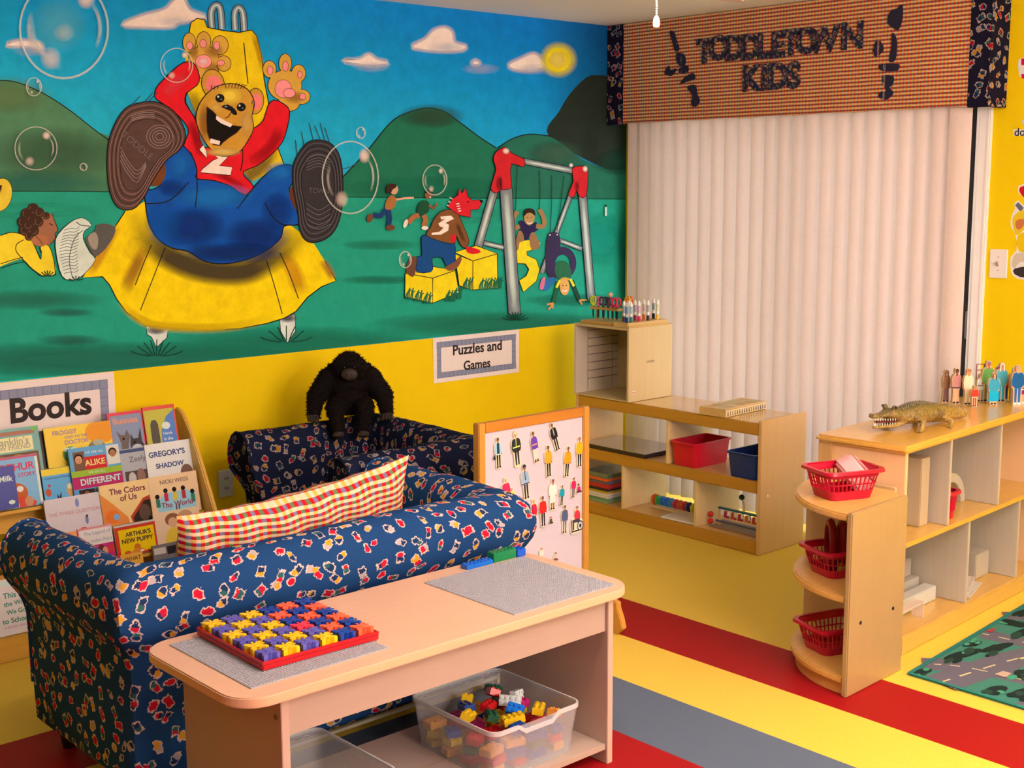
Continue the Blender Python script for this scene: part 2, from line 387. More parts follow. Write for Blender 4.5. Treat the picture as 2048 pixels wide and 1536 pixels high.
def merge(g, voxel, name, mat, parent=None, smooth_it=6, loc=None, rz=None):
    """one continuous skin over overlapping lumps (for toy animals)"""
    o = g.obj(name, mat); m = o.modifiers.new('r', 'REMESH'); m.mode = 'VOXEL'; m.voxel_size = voxel; m.use_smooth_shade = True
    k = o.modifiers.new('s', 'SMOOTH'); k.iterations = smooth_it; k.factor = .5
    me = bpy.data.meshes.new_from_object(o.evaluated_get(bpy.context.evaluated_depsgraph_get()))
    o.modifiers.clear(); o.data = me; me.name = name
    for p in me.polygons: p.use_smooth = True
    if not me.materials: me.materials.append(mat)
    if parent: o.parent = parent
    if loc is not None: o.location = loc
    if rz is not None: o.rotation_euler = (0, 0, rz)
    return o
# ---------------------------------------------------------------- room
XW = .13                                   # plane of the window wall; the mural wall is y = 0
YEL = ob(232, 180, 6, .92)
m_wall = P(YEL, .6, .05, 9, .06, spec=.12); m_ceil = P(ob(246, 212, 198), .9, .04, 60, .25)
def vinyl(c): return P(c, .5, .16, 160, 0, 0, 0, 1, .0, spec=.10)
m_fy, m_fr, m_fg = vinyl(ob(222, 168, 60)), vinyl(ob(150, 16, 18)), vinyl(ob(88, 90, 100))
def lband(xa, ya, xb, yb):
    return [(-8, ya), (xa, ya), (xa, -7.5), (xb, -7.5), (xb, yb), (-8, yb)]
BX = [-1.375-.317*k for k in range(4)]; BY = [-1.11-.317*k for k in range(4)]
g = G(); g.prism([(-8, .1), (XW+.1, .1), (XW+.1, -7.5), (BX[0], -7.5), (BX[0], BY[0]), (-8, BY[0])], -.05, 0)
floor = struct(g.obj('floor', m_fy))
for k, mm in ((0, m_fr), (1, m_fy), (2, m_fg)):
    G().prism(lband(BX[k], BY[k], BX[k+1], BY[k+1]), -.05, 0).obj('band', mm, floor)
G().box(-8, BX[3], -7.5, BY[3], -.05, 0).obj('band', m_fr, floor)
struct(G().box(-8, XW+.1, -7.5, .1, 2.44, 2.5).obj('ceiling', m_ceil))
struct(G().box(-8, XW+.1, 0, .1, 0, 2.44).obj('wall_left', m_wall))
YL = hit(1260, 400, 0, .025)[1]            # left edge of the blind
YT0, YT1 = hit(1954, 400, 0, XW)[1], hit(1979, 400, 0, XW)[1]
g = G().box(XW, XW+.1, -.24, -.0001, 0, 2.4399).box(XW, XW+.1, -7.5, YT0-.005, 0, 2.4399).box(XW, XW+.1, YT0-.005, -.24, 2.03, 2.4399)
struct(g.obj('wall_right', m_wall))
struct(G().box(-8.1, -8, -7.5, .1, 0, 2.44).obj('wall_rear', P(ob(130, 96, 60), .7, .05, 9)))
struct(G().box(-8, XW+.1, -7.6, -7.5, 0, 2.44).obj('wall_front', P(ob(236, 205, 150), .7, .05, 9)))
# sliding glass door behind the blind
m_wht = P(ob(240, 212, 196), .4, .03, 30)
dr = struct(thing('door_1', None, None, (XW, 0, 0)))
g = G().box(-.014, .0, YT1, YT0, 0, 2.08).box(-.014, 0, YT0, YT0+.012, 0, 2.03)
g.obj('casing', m_wht, dr, bevel=.003)
G().box(-.016, -.006, YT1+.010, YT1+.018, 0, 2.08).obj('casing_bead', m_wht, dr)
m_dark = P((.012, .010, .014), .4, .2, 30)
G().box(.045, .085, YT0+.01, YT0+.11, .02, 2.02).obj('stile', m_dark, dr)
G().box(.04, .085, -.28, -.24, .02, 2.02).box(.04, .085, YT0, -.24, 1.96, 2.03).box(.04, .085, YT0, -.24, 0, .06).box(.05, .08, -1.16, -1.10, .06, 1.96).obj('frame', m_wht, dr)
G().box(.058, .066, YT0+.11, -.28, .06, 1.96).obj('pane', glossy_clear((.85, .9, .9), .03, .10), dr)
zz = hit(1937, 650, 0, XW+.04)
g = G().box(.028, .046, zz.y-.012, zz.y+.012, zz.z-.06, zz.z+.06).box(.016, .03, zz.y-.006, zz.y+.006, zz.z-.035, zz.z+.035)
g.obj('latch', P((.25, .24, .25), .35, .1, 30, metal=.6), dr, bevel=.003)
struct(G().box(.6, 6, -6, 4, -.3, -.06).obj('ground_outside', P((.45, .43, .4), .9, .1, 2)))
# vertical blind
bl = thing('vertical_blind', 'cream vertical blind of wide overlapping slats over the glass door', 'blind', (.025, YL, 0))
m = bpy.data.materials.new('blind_vinyl'); nt, b = _nodes(m)
tr = N(nt, 'ShaderNodeBsdfTranslucent'); ad = N(nt, 'ShaderNodeMixShader'); ad.inputs[0].default_value = .38
nz = N(nt, 'ShaderNodeTexNoise', i_Scale=60.0); tc = N(nt, 'ShaderNodeTexCoord'); nt.links.new(tc.outputs['Object'], nz.inputs['Vector'])
cc = mix(nt, nz.outputs[0], (.80, .77, .74), (.86, .83, .80)); nt.links.new(cc, b.inputs['Base Color']); nt.links.new(cc, tr.inputs[0])
b.inputs['Roughness'].default_value = .5
nt.links.new(b.outputs[0], ad.inputs[1]); nt.links.new(tr.outputs[0], ad.inputs[2]); nt.links.new(ad.outputs[0], nt.nodes['Material Output'].inputs[0])
m_bl = m
YR = hit(1943, 400, 0, .025)[1]+.024; NS = 24; pitch = (YR-YL)/NS
sg = G(); hw = .0445; th = .0009
ring = []
for i in range(9):
    t = -1+2*i/8; ring.append((-.006*(1-t*t), t*hw))
outer = ring + [(x+th, y) for x, y in ring[::-1]]
sg.loft([[(x, y, .03) for x, y in outer], [(x, y, 2.02) for x, y in outer]], True, True, sm=True)
s0 = sg.obj('slat', m_bl, bl, (0, pitch*.5, 0), (0, 0, R(24)))
for i in range(1, NS):
    c = s0.copy(); COL.objects.link(c); c.parent = bl; c.location = (random.uniform(-.001, .001), pitch*(i+.5), 0); c.rotation_euler = (0, 0, R(24+random.uniform(-2.5, 2.5)))
G().box(-.02, .02, YR-YL-.02, .0, 2.025, 2.07).obj('headrail', m_wht, bl, bevel=.004)

# valance
XV = -.02
va = thing('valance', 'checked fabric window valance with navy ends and appliqued words', 'valance', (XV, 0, 1.9))
zb0 = hit(1247, 245, 0, XV).z; zb1 = hit(1934, 214.4, 0, XV).z; yv0 = hit(1247, 150, 0, XV).y; yv1 = hit(1934, 214, 0, XV).y; yv2 = hit(1976, 213, 0, XV).y
zb = (zb0+zb1)/2-1.9; zt = .537
m_chk = check_fabric('valance_check', .0085, (.76, .68, .50)); m_nav = motif_fabric('navy_motif_valance', (.010, .011, .030), 19, .62)
g = G(); n = 60; ring_t, ring_b = [], []
for i in range(n+1):
    y = yv0+(yv1-yv0)*i/n; w = .0025*sin(i*.9)+.0015*sin(i*2.3)
    ring_b.append((w-.001, y, zb+.002*sin(i*.7))); ring_t.append((0, y, zt))
back = lambda r: [(x+.016, y, z) for x, y, z in r]
g.add(ring_t+ring_b, [(i, n+1+i, n+2+i, i+1) for i in range(n)], sm=True)
g.add(back(ring_t)+back(ring_b), [(i, i+1, n+2+i, n+1+i) for i in range(n)])
g.add(ring_b+back(ring_b), [(i, n+1+i, n+2+i, i+1) for i in range(n)])
g.obj('check_panel', m_chk, va)
G().box(-.004, .018, yv0, -.002, zb-.006, zt).obj('navy_band', m_nav, va, bevel=.002)
G().box(-.004, .018, yv2, yv1, zb-.006, zt).obj('navy_band', m_nav, va, bevel=.002)
G().box(.0181, XW-XV-.001, yv2, yv2+.018, zb-.006, zt).obj('side_return', m_nav, va, bevel=.002)
m_app = motif_fabric('navy_applique', (.026, .030, .062), 40, .5)
for _l in list(m_app.node_tree.nodes['UV Map'].outputs[0].links):
    _s = _l.to_socket; _tc = m_app.node_tree.nodes.new('ShaderNodeTexCoord'); m_app.node_tree.links.new(_tc.outputs['Object'], _s)
def vpt(u, v): p = hit(u, v, 0, XV); return Vector((-.003, p.y, p.z-1.9))
def applique(name, polys):
    g = G()
    for pts in polys:
        q = [(-(vpt(*p).y), vpt(*p).z) for p in pts]
        g.prism(q, .0028, .0058, Matrix(((0, 0, -1, 0), (-1, 0, 0, 0), (0, 1, 0, 0), (0, 0, 0, 1))))
    return g.obj(name, m_app, va)
def V8(pts): return [(1240+x*.20508, y*.20508) for x, y in pts]
for wd, cs, sz in (('TODDLETOWN', [(830, 510), (970, 480), (1120, 478), (1275, 470), (1405, 460), (1545, 450), (1675, 425), (1830, 410), (1990, 395), (2270, 360)], 250), ('KIDS', [(1280, 765), (1410, 757), (1545, 745), (1700, 735)], 250)):
    for ch, c in zip(wd, cs):
        p = vpt(*V8([(c[0], c[1]+(12 if wd[0]=='K' else 0))])[0])
        text(ch, frame(p + Vector((-.0025, 0, 0)), (0, -1, 0), (0, 0, 1)), .150 if wd[0] == 'T' else .155, m_app, va, None, .0085, 'letter', .0012)
applique('child_figure', [V8(smooth(p, 4)) for p in (
    [(490, 310), (530, 310), (560, 400), (585, 480), (545, 500), (520, 420)], [(560, 520), (630, 530), (645, 620), (600, 650), (555, 590)],
    [(590, 660), (665, 640), (670, 700), (620, 720), (580, 705)], [(440, 715), (480, 640), (500, 680), (560, 670), (510, 740)],
    [(590, 820), (640, 750), (720, 715), (735, 770), (650, 800)], [(660, 850), (740, 830), (760, 920), (785, 985), (745, 1040), (700, 1020), (710, 930)])])
def V2(pts): return [(1600+x*.21875, y*.21875) for x, y in pts]
applique('child_figure', [V2(smooth(p, 4)) for p in (
    [(940, 45), (940, 180), (905, 270), (860, 260), (800, 200), (830, 110), (890, 80)], [(850, 300), (890, 370), (880, 540), (820, 560), (840, 430)],
    [(720, 360), (770, 450), (700, 520), (670, 450)], [(740, 590), (900, 585), (910, 620), (880, 650), (745, 645)],
    [(770, 690), (860, 700), (850, 780), (820, 800), (860, 850), (800, 910), (725, 890), (740, 840), (790, 830), (760, 760)])])
# ceiling fan with its lamp just above the frame
cf = thing('ceiling_fan', 'ceiling fan with lit lamp and beaded pull chain hanging by the valance', 'ceiling fan', (FAN.x, FAN.y, 2.44))
m_fan = P(ob(235, 205, 190), .35, .03, 20)
G().lathe([(.07, -.002), (.075, -.03), (.03, -.05), (.02, -.06), (.02, -.175), (.10, -.195), (.12, -.245), (.10, -.285), (.05, -.305)][::-1], 28).obj('motor_housing', m_fan, cf)
for k in range(5):
    a = R(23+72*k); M = Matrix.Rotation(a, 4, 'Z') @ Matrix.Rotation(R(10), 4, 'X')
    pts = smooth([(.16, -.05), (.3, -.062), (.55, -.07), (.68, -.062), (.715, 0), (.68, .062), (.55, .07), (.3, .062), (.16, .05)], 4)
    G().prism(pts, -.342, -.335, M).obj('blade', wood(ob(190, 140, 115), 0), cf)
    G().box(.09, .19, -.015, .015, -.303, -.293, M=Matrix.Rotation(a, 4, 'Z')).obj('blade_arm', m_fan, cf)
m_glow = P((1, .82, .62), .4, .02, 20, emit=9)
G().lathe([(.045, -.3055), (.05, -.32), (.03, -.335)][::-1], 20).obj('lamp_fitting', m_fan, cf)
for k in range(3):
    a = R(90+120*k); M = Matrix.Translation((.125*cos(a), .125*sin(a), -.285)) @ Matrix.Rotation(a, 4, 'Z') @ Matrix.Rotation(R(-35), 4, 'Y')
    G().lathe([(.018, .01), (.03, -.01), (.05, -.05), (.055, -.075)][::-1], 20, M, cap=False).obj('lamp_shade', P(ob(245, 225, 210), .3, .02, 20, alpha=.55), cf)
    G().ball((0, 0, -.045), (.024, .024, .03), M=M).obj('bulb', m_glow, cf)
pe = CAM + ray(1313, 43)*(3.02/ray(1313, 43).length)
lp = pe - Vector((FAN.x, FAN.y, 2.44))
m_ch = P((.95, .75, .5), .3, .05, 30)
g = G(); z = lp.z+.012
while z < -.31: g.ball((lp.x, lp.y, z), .0021, 7, 5); z += .0052
tag(g.obj('pull_chain', m_ch, cf), kind='stuff')
G().lathe([(.001, -.014), (.006, -.012), (.0078, -.004), (.0062, .006), (.003, .012), (.001, .013)], 16, Matrix.Translation(lp)).obj('chain_pendant', P((1, .88, .6), .3, .02, 30), cf)
# ---------------------------------------------------------------- mural painted on the left wall
mu = thing('mural', 'wall mural of a bear in red shirt riding a yellow slide under blue sky', 'mural', (0, 0, 0))
m_pt = painted('mural_paint', .55, False, .30, 16.0); m_sf = painted('mural_airbrush', .6, True, .1, 9.0)
def wl(u, v):
    p = hit(u, v, 1, 0.0); return Vector((min(p.x, XW-.001), 0, min(max(p.z, .9101), 2.4395)))
def A1(*p): return [(x*.3418, y*.3418) for x, y in p]
def A2(*p): return [(650+x*.3418, y*.3418) for x, y in p]
def A3(*p): return [(x*.3418, 300+y*.3418) for x, y in p]
def A4(*p): return [(700+x*.293, 250+y*.293) for x, y in p]
_lv = [3e-4]
def art():
    a = Art(wl, (0, -1, 0), 2.2e-5, _lv[0], .88); return a
def done(a, name): _lv[0] = a.h + 2e-5; return a.obj(name, (m_pt, m_sf), mu)
K = (22, 20, 22)
# background: sky, hills, grass as one gradient sheet on the wall
X0, X1, Z0, Z1 = -4.6, XW-.001, .91, 2.4399
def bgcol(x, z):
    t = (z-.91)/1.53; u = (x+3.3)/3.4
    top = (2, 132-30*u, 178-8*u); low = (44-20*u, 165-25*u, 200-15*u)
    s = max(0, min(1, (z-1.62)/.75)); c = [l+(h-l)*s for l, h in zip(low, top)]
    if u > .82: c = [k*(1-.45*(u-.82)/.18) for k in c]  # valance shadow put into the sky colour at the right end
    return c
nx, nz_ = 60, 26; v = []; cl = []
for i in range(nx+1):
    for j in range(nz_+1):
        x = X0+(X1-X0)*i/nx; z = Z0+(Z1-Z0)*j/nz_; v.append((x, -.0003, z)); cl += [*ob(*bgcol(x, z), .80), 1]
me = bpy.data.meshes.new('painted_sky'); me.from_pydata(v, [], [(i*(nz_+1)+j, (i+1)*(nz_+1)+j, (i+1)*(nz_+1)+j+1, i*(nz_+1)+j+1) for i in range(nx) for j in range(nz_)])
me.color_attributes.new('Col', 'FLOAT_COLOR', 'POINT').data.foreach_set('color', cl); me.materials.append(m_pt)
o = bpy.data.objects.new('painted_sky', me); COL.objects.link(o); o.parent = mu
a = art()
WC = (236, 205, 195)
for pts in (A1((720, 145), (830, 95), (960, 60), (1010, 15), (1060, -20), (1110, 60), (1200, 100), (1050, 130), (1000, 155), (850, 155)),
            A1((40, 265), (120, 240), (230, 255), (240, 290), (160, 270)), A2((110, 355), (200, 350), (255, 322), (300, 350), (365, 368), (280, 378), (200, 372)),
            A2((515, 270), (590, 230), (640, 180), (700, 165), (740, 190), (755, 250), (820, 272), (790, 292), (680, 296), (560, 285)),
            A2((1080, 380), (1150, 345), (1220, 318), (1265, 350), (1290, 385), (1220, 408), (1120, 405)), A2((865, 370), (880, 358), (900, 370), (880, 376))):
    cx = sum(p[0] for p in pts)/len(pts); cy = sum(p[1] for p in pts)/len(pts)
    a.line(pts, 16, WC, 4, True, 1, .55); a.fill(pts, WC, 4)
    a.blob(cx+10, cy+12, 40, 12, (190, 175, 190), .35); done(a, 'painted_cloud'); a = art()
a.blob(*A2((1365, 350))[0], 40, 38, (226, 195, 60), .95, hard=.55); a.ell(*A2((1362, 350))[0], 24, 24, (232, 190, 20)); a.blob(*A2((1362, 350))[0], 22, 20, (250, 225, 90), .8)
done(a, 'painted_sun')
a = art()
a.fill(A1((-1000, 500), (-400, 440), (0, 470), (100, 482), (250, 545), (400, 640), (560, 765), (650, 830), (700, 1135), (-1000, 1120)), (78, 118, 84), 5)
a.blob(*A1((330, 900))[0], 150, 60, (60, 85, 60), .5); a.blob(*A1((150, 1080))[0], 200, 30, (40, 105, 90), .6); a.blob(*A1((60, 560))[0], 90, 40, (110, 130, 80), .5)
a.line(A1((0, 470), (100, 482), (250, 545), (400, 640), (560, 765), (650, 830)), 2, K, 5)
a.fill(A2((1310, 800), (1370, 650), (1440, 540), (1530, 452), (1600, 440), (1700, 450), (1830, 480), (1830, 1010), (1650, 990)), (36, 40, 32), 5)
a.fill(A2((950, 900), (1000, 870), (1100, 810), (1200, 785), (1300, 795), (1400, 850), (1500, 930), (1650, 990), (1830, 1005), (1830, 1180), (950, 1180)), (36, 96, 74), 4)
a.blob(*A2((1350, 900))[0], 60, 30, (62, 90, 70), .7); a.blob(*A2((1680, 850))[0], 60, 60, (50, 55, 45), .6); a.blob(*A2((1760, 950))[0], 60, 30, (30, 70, 55), .7)
a.line(A2((1000, 870), (1100, 810), (1200, 785), (1320, 797)), 2, K, 5)
a.fill(A2((-60, 1180), (90, 1050), (240, 890), (380, 720), (480, 660), (600, 632), (700, 655), (800, 725), (900, 800), (1000, 865), (1080, 960), (1080, 1180)), (30, 100, 74), 5)
a.line(A2((90, 1050), (240, 890), (380, 720), (480, 660), (600, 632), (700, 655), (800, 725), (900, 800), (1000, 865)), 2.2, K, 5)
a.blob(*A2((620, 680))[0], 70, 26, (48, 72, 52), .7); a.blob(*A2((600, 1100))[0], 170, 26, (24, 112, 84), .6)
# grass
gz = wl(1100, 396).z
a.fill([(-800, 383), (300, 384), (720, 395), (1262, 398), (1266, 640), (1150, 648), (840, 677), (227, 742), (0, 763), (-800, 830)], (32, 138, 112))
a.line([(0, 382), (250, 384), (700, 394), (1255, 398)], 2, (20, 60, 45), 4)
for x, y, rx, ry, c, al in ((200, 720, 420, 40, (34, 104, 84), .75), (600, 690, 300, 40, (30, 110, 84), .7), (1000, 650, 280, 30, (34, 108, 82), .7), (60, 600, 160, 22, (40, 96, 80), .5), (130, 625, 60, 10, (40, 76, 70), .5), (140, 680, 70, 12, (40, 78, 72), .5),
        (760, 560, 90, 10, (28, 108, 84), .6), (900, 430, 200, 20, (40, 150, 122), .6), (1200, 480, 60, 60, (24, 140, 118), .7), (1150, 600, 110, 14, (30, 110, 86), .6), (760, 490, 80, 12, (34, 120, 92), .6), (60, 420, 150, 18, (40, 160, 128), .6), (1255, 520, 22, 160, (18, 70, 56), .7)):  # last blob paints the same valance shade over the grass by the corner
    a.blob(x, y, rx, ry, c, al)
done(a, 'painted_hills_and_grass')
def tuft(a, x, y, s, n=9):
    for k in range(n):
        t = -1+2*k/(n-1); a.line([(x+t*s*.25, y), (x+t*s*.7, y-s*.35*(1.2-t*t)), (x+t*s, y-s*.55*(1.15-t*t*.8))], 2, (16, 50, 40), 3)
# slide
a = art(); SY = (226, 178, 18)
for pts in (A1((1240, 175), (1235, 70), (1262, 30), (1288, 55), (1297, 170)), A1((1375, 175), (1372, 80), (1395, 45), (1420, 80), (1428, 185))):
    a.line(pts, 15, K, 4); a.line(pts, 12, (120, 125, 135), 4); a.line(pts, 4, (190, 190, 195), 4)
up = A1((1105, 195), (1115, 135), (1150, 108), (1195, 115), (1212, 160), (1300, 178), (1400, 190), (1470, 175), (1500, 210), (1530, 330), (1545, 470), (1570, 600), (1600, 800), (1660, 960), (1480, 1060), (1200, 800), (1080, 500), (1085, 300))
a.fill(up, SY); a.line(up[:14], 2, K, 0); a.line(A1((1425, 250), (1438, 380), (1450, 490)), 2, K, 4)
a.line(A1((1130, 520), (1150, 640), (1200, 720)), 30, (130, 95, 20), 3, False, 1, .5); a.line(A1((1620, 850), (1500, 1000), (1400, 1040)), 40, (120, 85, 40), 3, False, 1, .7)
a.line(A1((1480, 190), (1510, 300), (1540, 420)), 14, (190, 130, 10), 3, False, 1, .6)
for pts in (A3((855, 1030), (985, 1035), (975, 1100), (915, 1155), (885, 1095), (860, 1080)), A3((1635, 985), (1725, 960), (1728, 1060), (1680, 1128), (1640, 1060))):
    a.fill(pts, (205, 195, 200)); a.line(pts, 1.6, K, 0, True); cx = sum(p[0] for p in pts)/len(pts); cy = min(p[1] for p in pts)
    a.blob(cx, cy+8, 22, 10, (80, 75, 85), .8)
lo = A3((730, 360), (600, 560), (480, 745), (600, 742), (640, 790), (680, 870), (740, 950), (850, 1025), (1000, 1045), (1200, 1055), (1400, 1045), (1560, 1015), (1660, 985), (1730, 945), (1800, 860), (1880, 800), (1965, 765), (1900, 650), (1830, 540), (1700, 440), (1500, 300), (850, 300))
a.fill(lo, (232, 186, 10)); a.line(lo[:18], 2.2, K, 0)
for p, c, w in ((A3((850, 560), (790, 690), (720, 830)), (150, 80, 30), 34), (A3((1650, 600), (1720, 720), (1760, 850)), (205, 130, 20), 40), (A3((700, 430), (600, 600), (520, 735)), (205, 130, 30), 22), (A3((1880, 640), (1920, 700), (1950, 760)), (170, 105, 40), 22),
               (A3((700, 880), (760, 950), (880, 1020), (1100, 1042), (1350, 1035), (1600, 985)), (215, 165, 10), 24), (A3((800, 500), (740, 640)), (240, 190, 20), 30)):
    a.line(p, w, c, 4, False, 1, .6)
a.line(A3((820, 340), (850, 480), (920, 570), (1020, 640), (1150, 690), (1300, 715), (1450, 705), (1590, 630), (1700, 540), (1790, 470)), 62, (70, 54, 34), 5, False, 1, .9)
a.line(A3((885, 555), (840, 660), (790, 790)), 1.8, K, 3); a.line(A3((965, 570), (890, 760), (820, 938)), 1.8, K, 3); a.line(A3((1555, 640), (1600, 780), (1650, 960)), 1.8, K, 3); a.line(A3((1635, 600), (1690, 720), (1745, 870)), 1.8, K, 3)
tuft(a, 313, 712, 52); tuft(a, 572, 684, 52, 7)
done(a, 'painted_slide')
# bear
a = art(); BR = (196, 132, 44); RD = (214, 22, 34); BL = (12, 72, 150)
sh = A1((1040, 385), (1100, 360), (1140, 380), (1165, 450), (1150, 500), (1095, 540), (1085, 600), (1130, 680), (1160, 760), (1190, 860), (1390, 860), (1440, 780), (1500, 740), (1540, 700), (1565, 620), (1600, 585), (1660, 610), (1692, 650), (1680, 740), (1650, 830), (1590, 900), (1500, 970), (1420, 1005), (1440, 1045), (1480, 1090), (1440, 1145), (1350, 1100), (1250, 1070), (1140, 1060), (1120, 900), (1070, 860), (1100, 780), (1080, 720), (1000, 640), (940, 600), (905, 570), (910, 520), (950, 470))
for p, rx, ry in ((A1((1190, 345))[0], 88, 75), (A1((1215, 420))[0], 60, 50), (A1((1105, 250))[0], 36, 56), (A1((1190, 243))[0], 40, 56), (A1((1286, 265))[0], 46, 54), (A1((1308, 372))[0], 40, 44), (A1((1665, 500))[0], 98, 88), (A1((1690, 600))[0], 62, 50), (A1((1575, 405))[0], 38, 48), (A1((1667, 372))[0], 36, 56), (A1((1745, 430))[0], 40, 50), (A1((1765, 567))[0], 46, 42)):
    a.ell(*p, rx*.3418+1.3, ry*.3418+1.3, K)
for p, rx, ry in ((A1((1190, 345))[0], 88, 75), (A1((1215, 420))[0], 60, 50), (A1((1105, 250))[0], 36, 56), (A1((1190, 243))[0], 40, 56), (A1((1286, 265))[0], 46, 54), (A1((1308, 372))[0], 40, 44), (A1((1665, 500))[0], 98, 88), (A1((1690, 600))[0], 62, 50), (A1((1575, 405))[0], 38, 48), (A1((1667, 372))[0], 36, 56), (A1((1745, 430))[0], 40, 50), (A1((1765, 567))[0], 46, 42)):
    a.ell(*p, rx*.3418, ry*.3418, (206, 146, 56))
for p, rx, ry, al in ((A1((1250, 300))[0], 22, 16, .5), (A1((1240, 400))[0], 20, 14, .5), (A1((1720, 570))[0], 24, 14, .5), (A1((1130, 300))[0], 12, 18, .5)): a.blob(*p, rx, ry, (150, 90, 40), al)
for p, rx, ry in ((A1((1107, 268))[0], 17, 22), (A1((1187, 256))[0], 19, 23), (A1((1266, 268))[0], 16, 23), (A1((1188, 360))[0], 46, 38), (A1((1290, 368))[0], 20, 15), (A1((1578, 412))[0], 16, 24), (A1((1668, 388))[0], 16, 28), (A1((1752, 437))[0], 12, 20), (A1((1655, 520))[0], 48, 52), (A1((1690, 545))[0], 34, 26), (A1((1768, 565))[0], 17, 18)):
    a.ell(*p, rx*.3418+.9, ry*.3418+.9, (90, 40, 30)); a.ell(*p, rx*.3418, ry*.3418, (236, 130, 130))
a.blob(*A1((1188, 360))[0], 13, 9, (245, 190, 185), .7)
a.fill(sh, RD, 2); a.line(sh, 2, K, 2, True)
for p, c, w, al in ((A1((960, 560), (1010, 500), (1100, 440)), (235, 60, 70), 30, .5), (A1((1110, 700), (1150, 820), (1180, 920)), (150, 10, 20), 24, .6), (A1((1450, 960), (1580, 860), (1640, 740)), (160, 12, 25), 30, .6), (A1((1240, 1010), (1340, 1050), (1430, 1100)), (150, 12, 22), 16, .5)): a.line(p, w, c, 4, False, 1, al)
a.line(A1((1415, 860), (1418, 930), (1405, 1000)), 2, K, 3); a.line(A1((1090, 540), (1080, 600), (1140, 690)), 2, K, 3)
nw = (236, 214, 205)
for pts in (A1((1162, 876), (1187, 848), (1207, 885), (1206, 925)), A1((1255, 908), (1310, 915), (1342, 902), (1322, 930), (1280, 968), (1357, 978), (1345, 1026), (1168, 1010), (1185, 985), (1240, 940), (1272, 925))):
    a.fill(pts, nw); a.line(pts, 1.5, K, 0, True)
pn = A1((960, 930), (1040, 850), (1090, 872), (1130, 930), (1150, 1000), (1148, 1045), (1250, 1057), (1350, 1092), (1430, 1143), (1500, 1075), (1570, 1005), (1640, 968), (1712, 972), (1720, 1050), (1690, 1100), (1702, 1160), (1738, 1240), (1742, 1312), (1660, 1322), (1640, 1390), (1560, 1462), (1450, 1515), (1320, 1543), (1200, 1530), (1100, 1472), (1000, 1450), (920, 1395), (870, 1310), (850, 1200), (847, 1120), (900, 1105), (940, 1075), (962, 1000))
a.fill(pn, BL, 3); a.line(pn, 2.4, K, 3, True)
for x, y, rx, ry, c, al in ((1250, 1150, 90, 30, (26, 110, 180), .7), (1050, 960, 26, 36, (24, 100, 175), .7), (1640, 1010, 34, 24, (26, 105, 180), .7), (1130, 1330, 70, 44, (6, 44, 112), .8), (1500, 1380, 70, 40, (6, 40, 108), .8), (1350, 1480, 110, 22, (8, 40, 96), .8), (960, 1300, 40, 50, (10, 80, 160), .5), (1000, 1100, 30, 20, (6, 50, 120), .7), (1620, 1230, 36, 40, (8, 48, 120), .7)):
    a.blob(*A1((x, y))[0], rx, ry, c, al)
for p in (A1((1148, 1010), (1150, 1110), (1140, 1215)), A1((1100, 1065), (1020, 1150), (950, 1185), (850, 1192)), A1((1490, 1085), (1440, 1150), (1385, 1222)), A1((1545, 1185), (1590, 1265), (1650, 1312), (1740, 1318))): a.line(p, 2.2, K, 4)
a.fill(A1((880, 1090), (860, 1060), (900, 980), (960, 960), (965, 1020), (935, 1080)), (110, 56, 26), 3); a.fill(A1((1700, 1095), (1690, 1150), (1730, 1230), (1745, 1200), (1725, 1100)), (96, 46, 30), 3)
hd = A1((1200, 560), (1260, 512), (1350, 492), (1440, 522), (1482, 600), (1468, 680), (1478, 750), (1440, 830), (1390, 890), (1300, 912), (1225, 865), (1172, 780), (1146, 700), (1160, 625))
for x, y, rx, ry, rt in ((1243, 490, 64, 82, -10), (1490, 592, 48, 74, 5)):
    a.ell(*A1((x, y))[0], rx*.3418+1.4, ry*.3418+1.4, K, rt); a.ell(*A1((x, y))[0], rx*.3418, ry*.3418, BR, rt); a.ell(*A1((x+4, y+4))[0], rx*.25, ry*.22, (232, 110, 105), rt)
a.line(hd, 4, K, 3, True); a.fill(hd, BR, 3)
a.blob(*A1((1340, 560))[0], 32, 22, (236, 186, 60), .9); a.blob(*A1((1195, 720))[0], 14, 44, (150, 92, 36), .7); a.blob(*A1((1300, 890))[0], 40, 10, (222, 170, 90), .8); a.blob(*A1((1440, 720))[0], 16, 30, (216, 160, 84), .6); a.blob(*A1((1260, 630))[0], 16, 12, (226, 170, 84), .6)
for k in range(7):
    x = 1320+k*17; a.line(A1((x, 520), (x-4+2*k, 500), (x+2+3*k, 484+abs(3-k)*5)), 1.6, (70, 40, 20), 3)
for x, y in ((1232, 520), (1250, 525), (1270, 520), (1470, 610), (1480, 625)): a.line(A1((x, y), (x+4, y-22)), 1.5, K, 0)
for x, y in ((1283, 575), (1408, 627)): a.ell(*A1((x, y))[0], 9.2, 8.6, K); a.ell(*A1((x-10, y-9))[0], 2, 2, (200, 195, 190)); a.ell(*A1((x+8, y+6))[0], 2, 1.4, (120, 110, 105))
mo = A1((1208, 625), (1240, 652), (1268, 682), (1310, 715), (1360, 737), (1412, 742), (1380, 775), (1335, 805), (1300, 832), (1284, 850), (1245, 846), (1224, 815), (1210, 770), (1206, 700))
a.line(mo, 3, (90, 50, 20), 0, True); a.fill(mo, (18, 12, 12))
for pts in (A1((1262, 676), (1310, 705), (1357, 728), (1345, 745), (1290, 722), (1260, 698)), A1((1228, 810), (1285, 826), (1280, 848), (1224, 836))): a.fill(pts, (238, 205, 180))
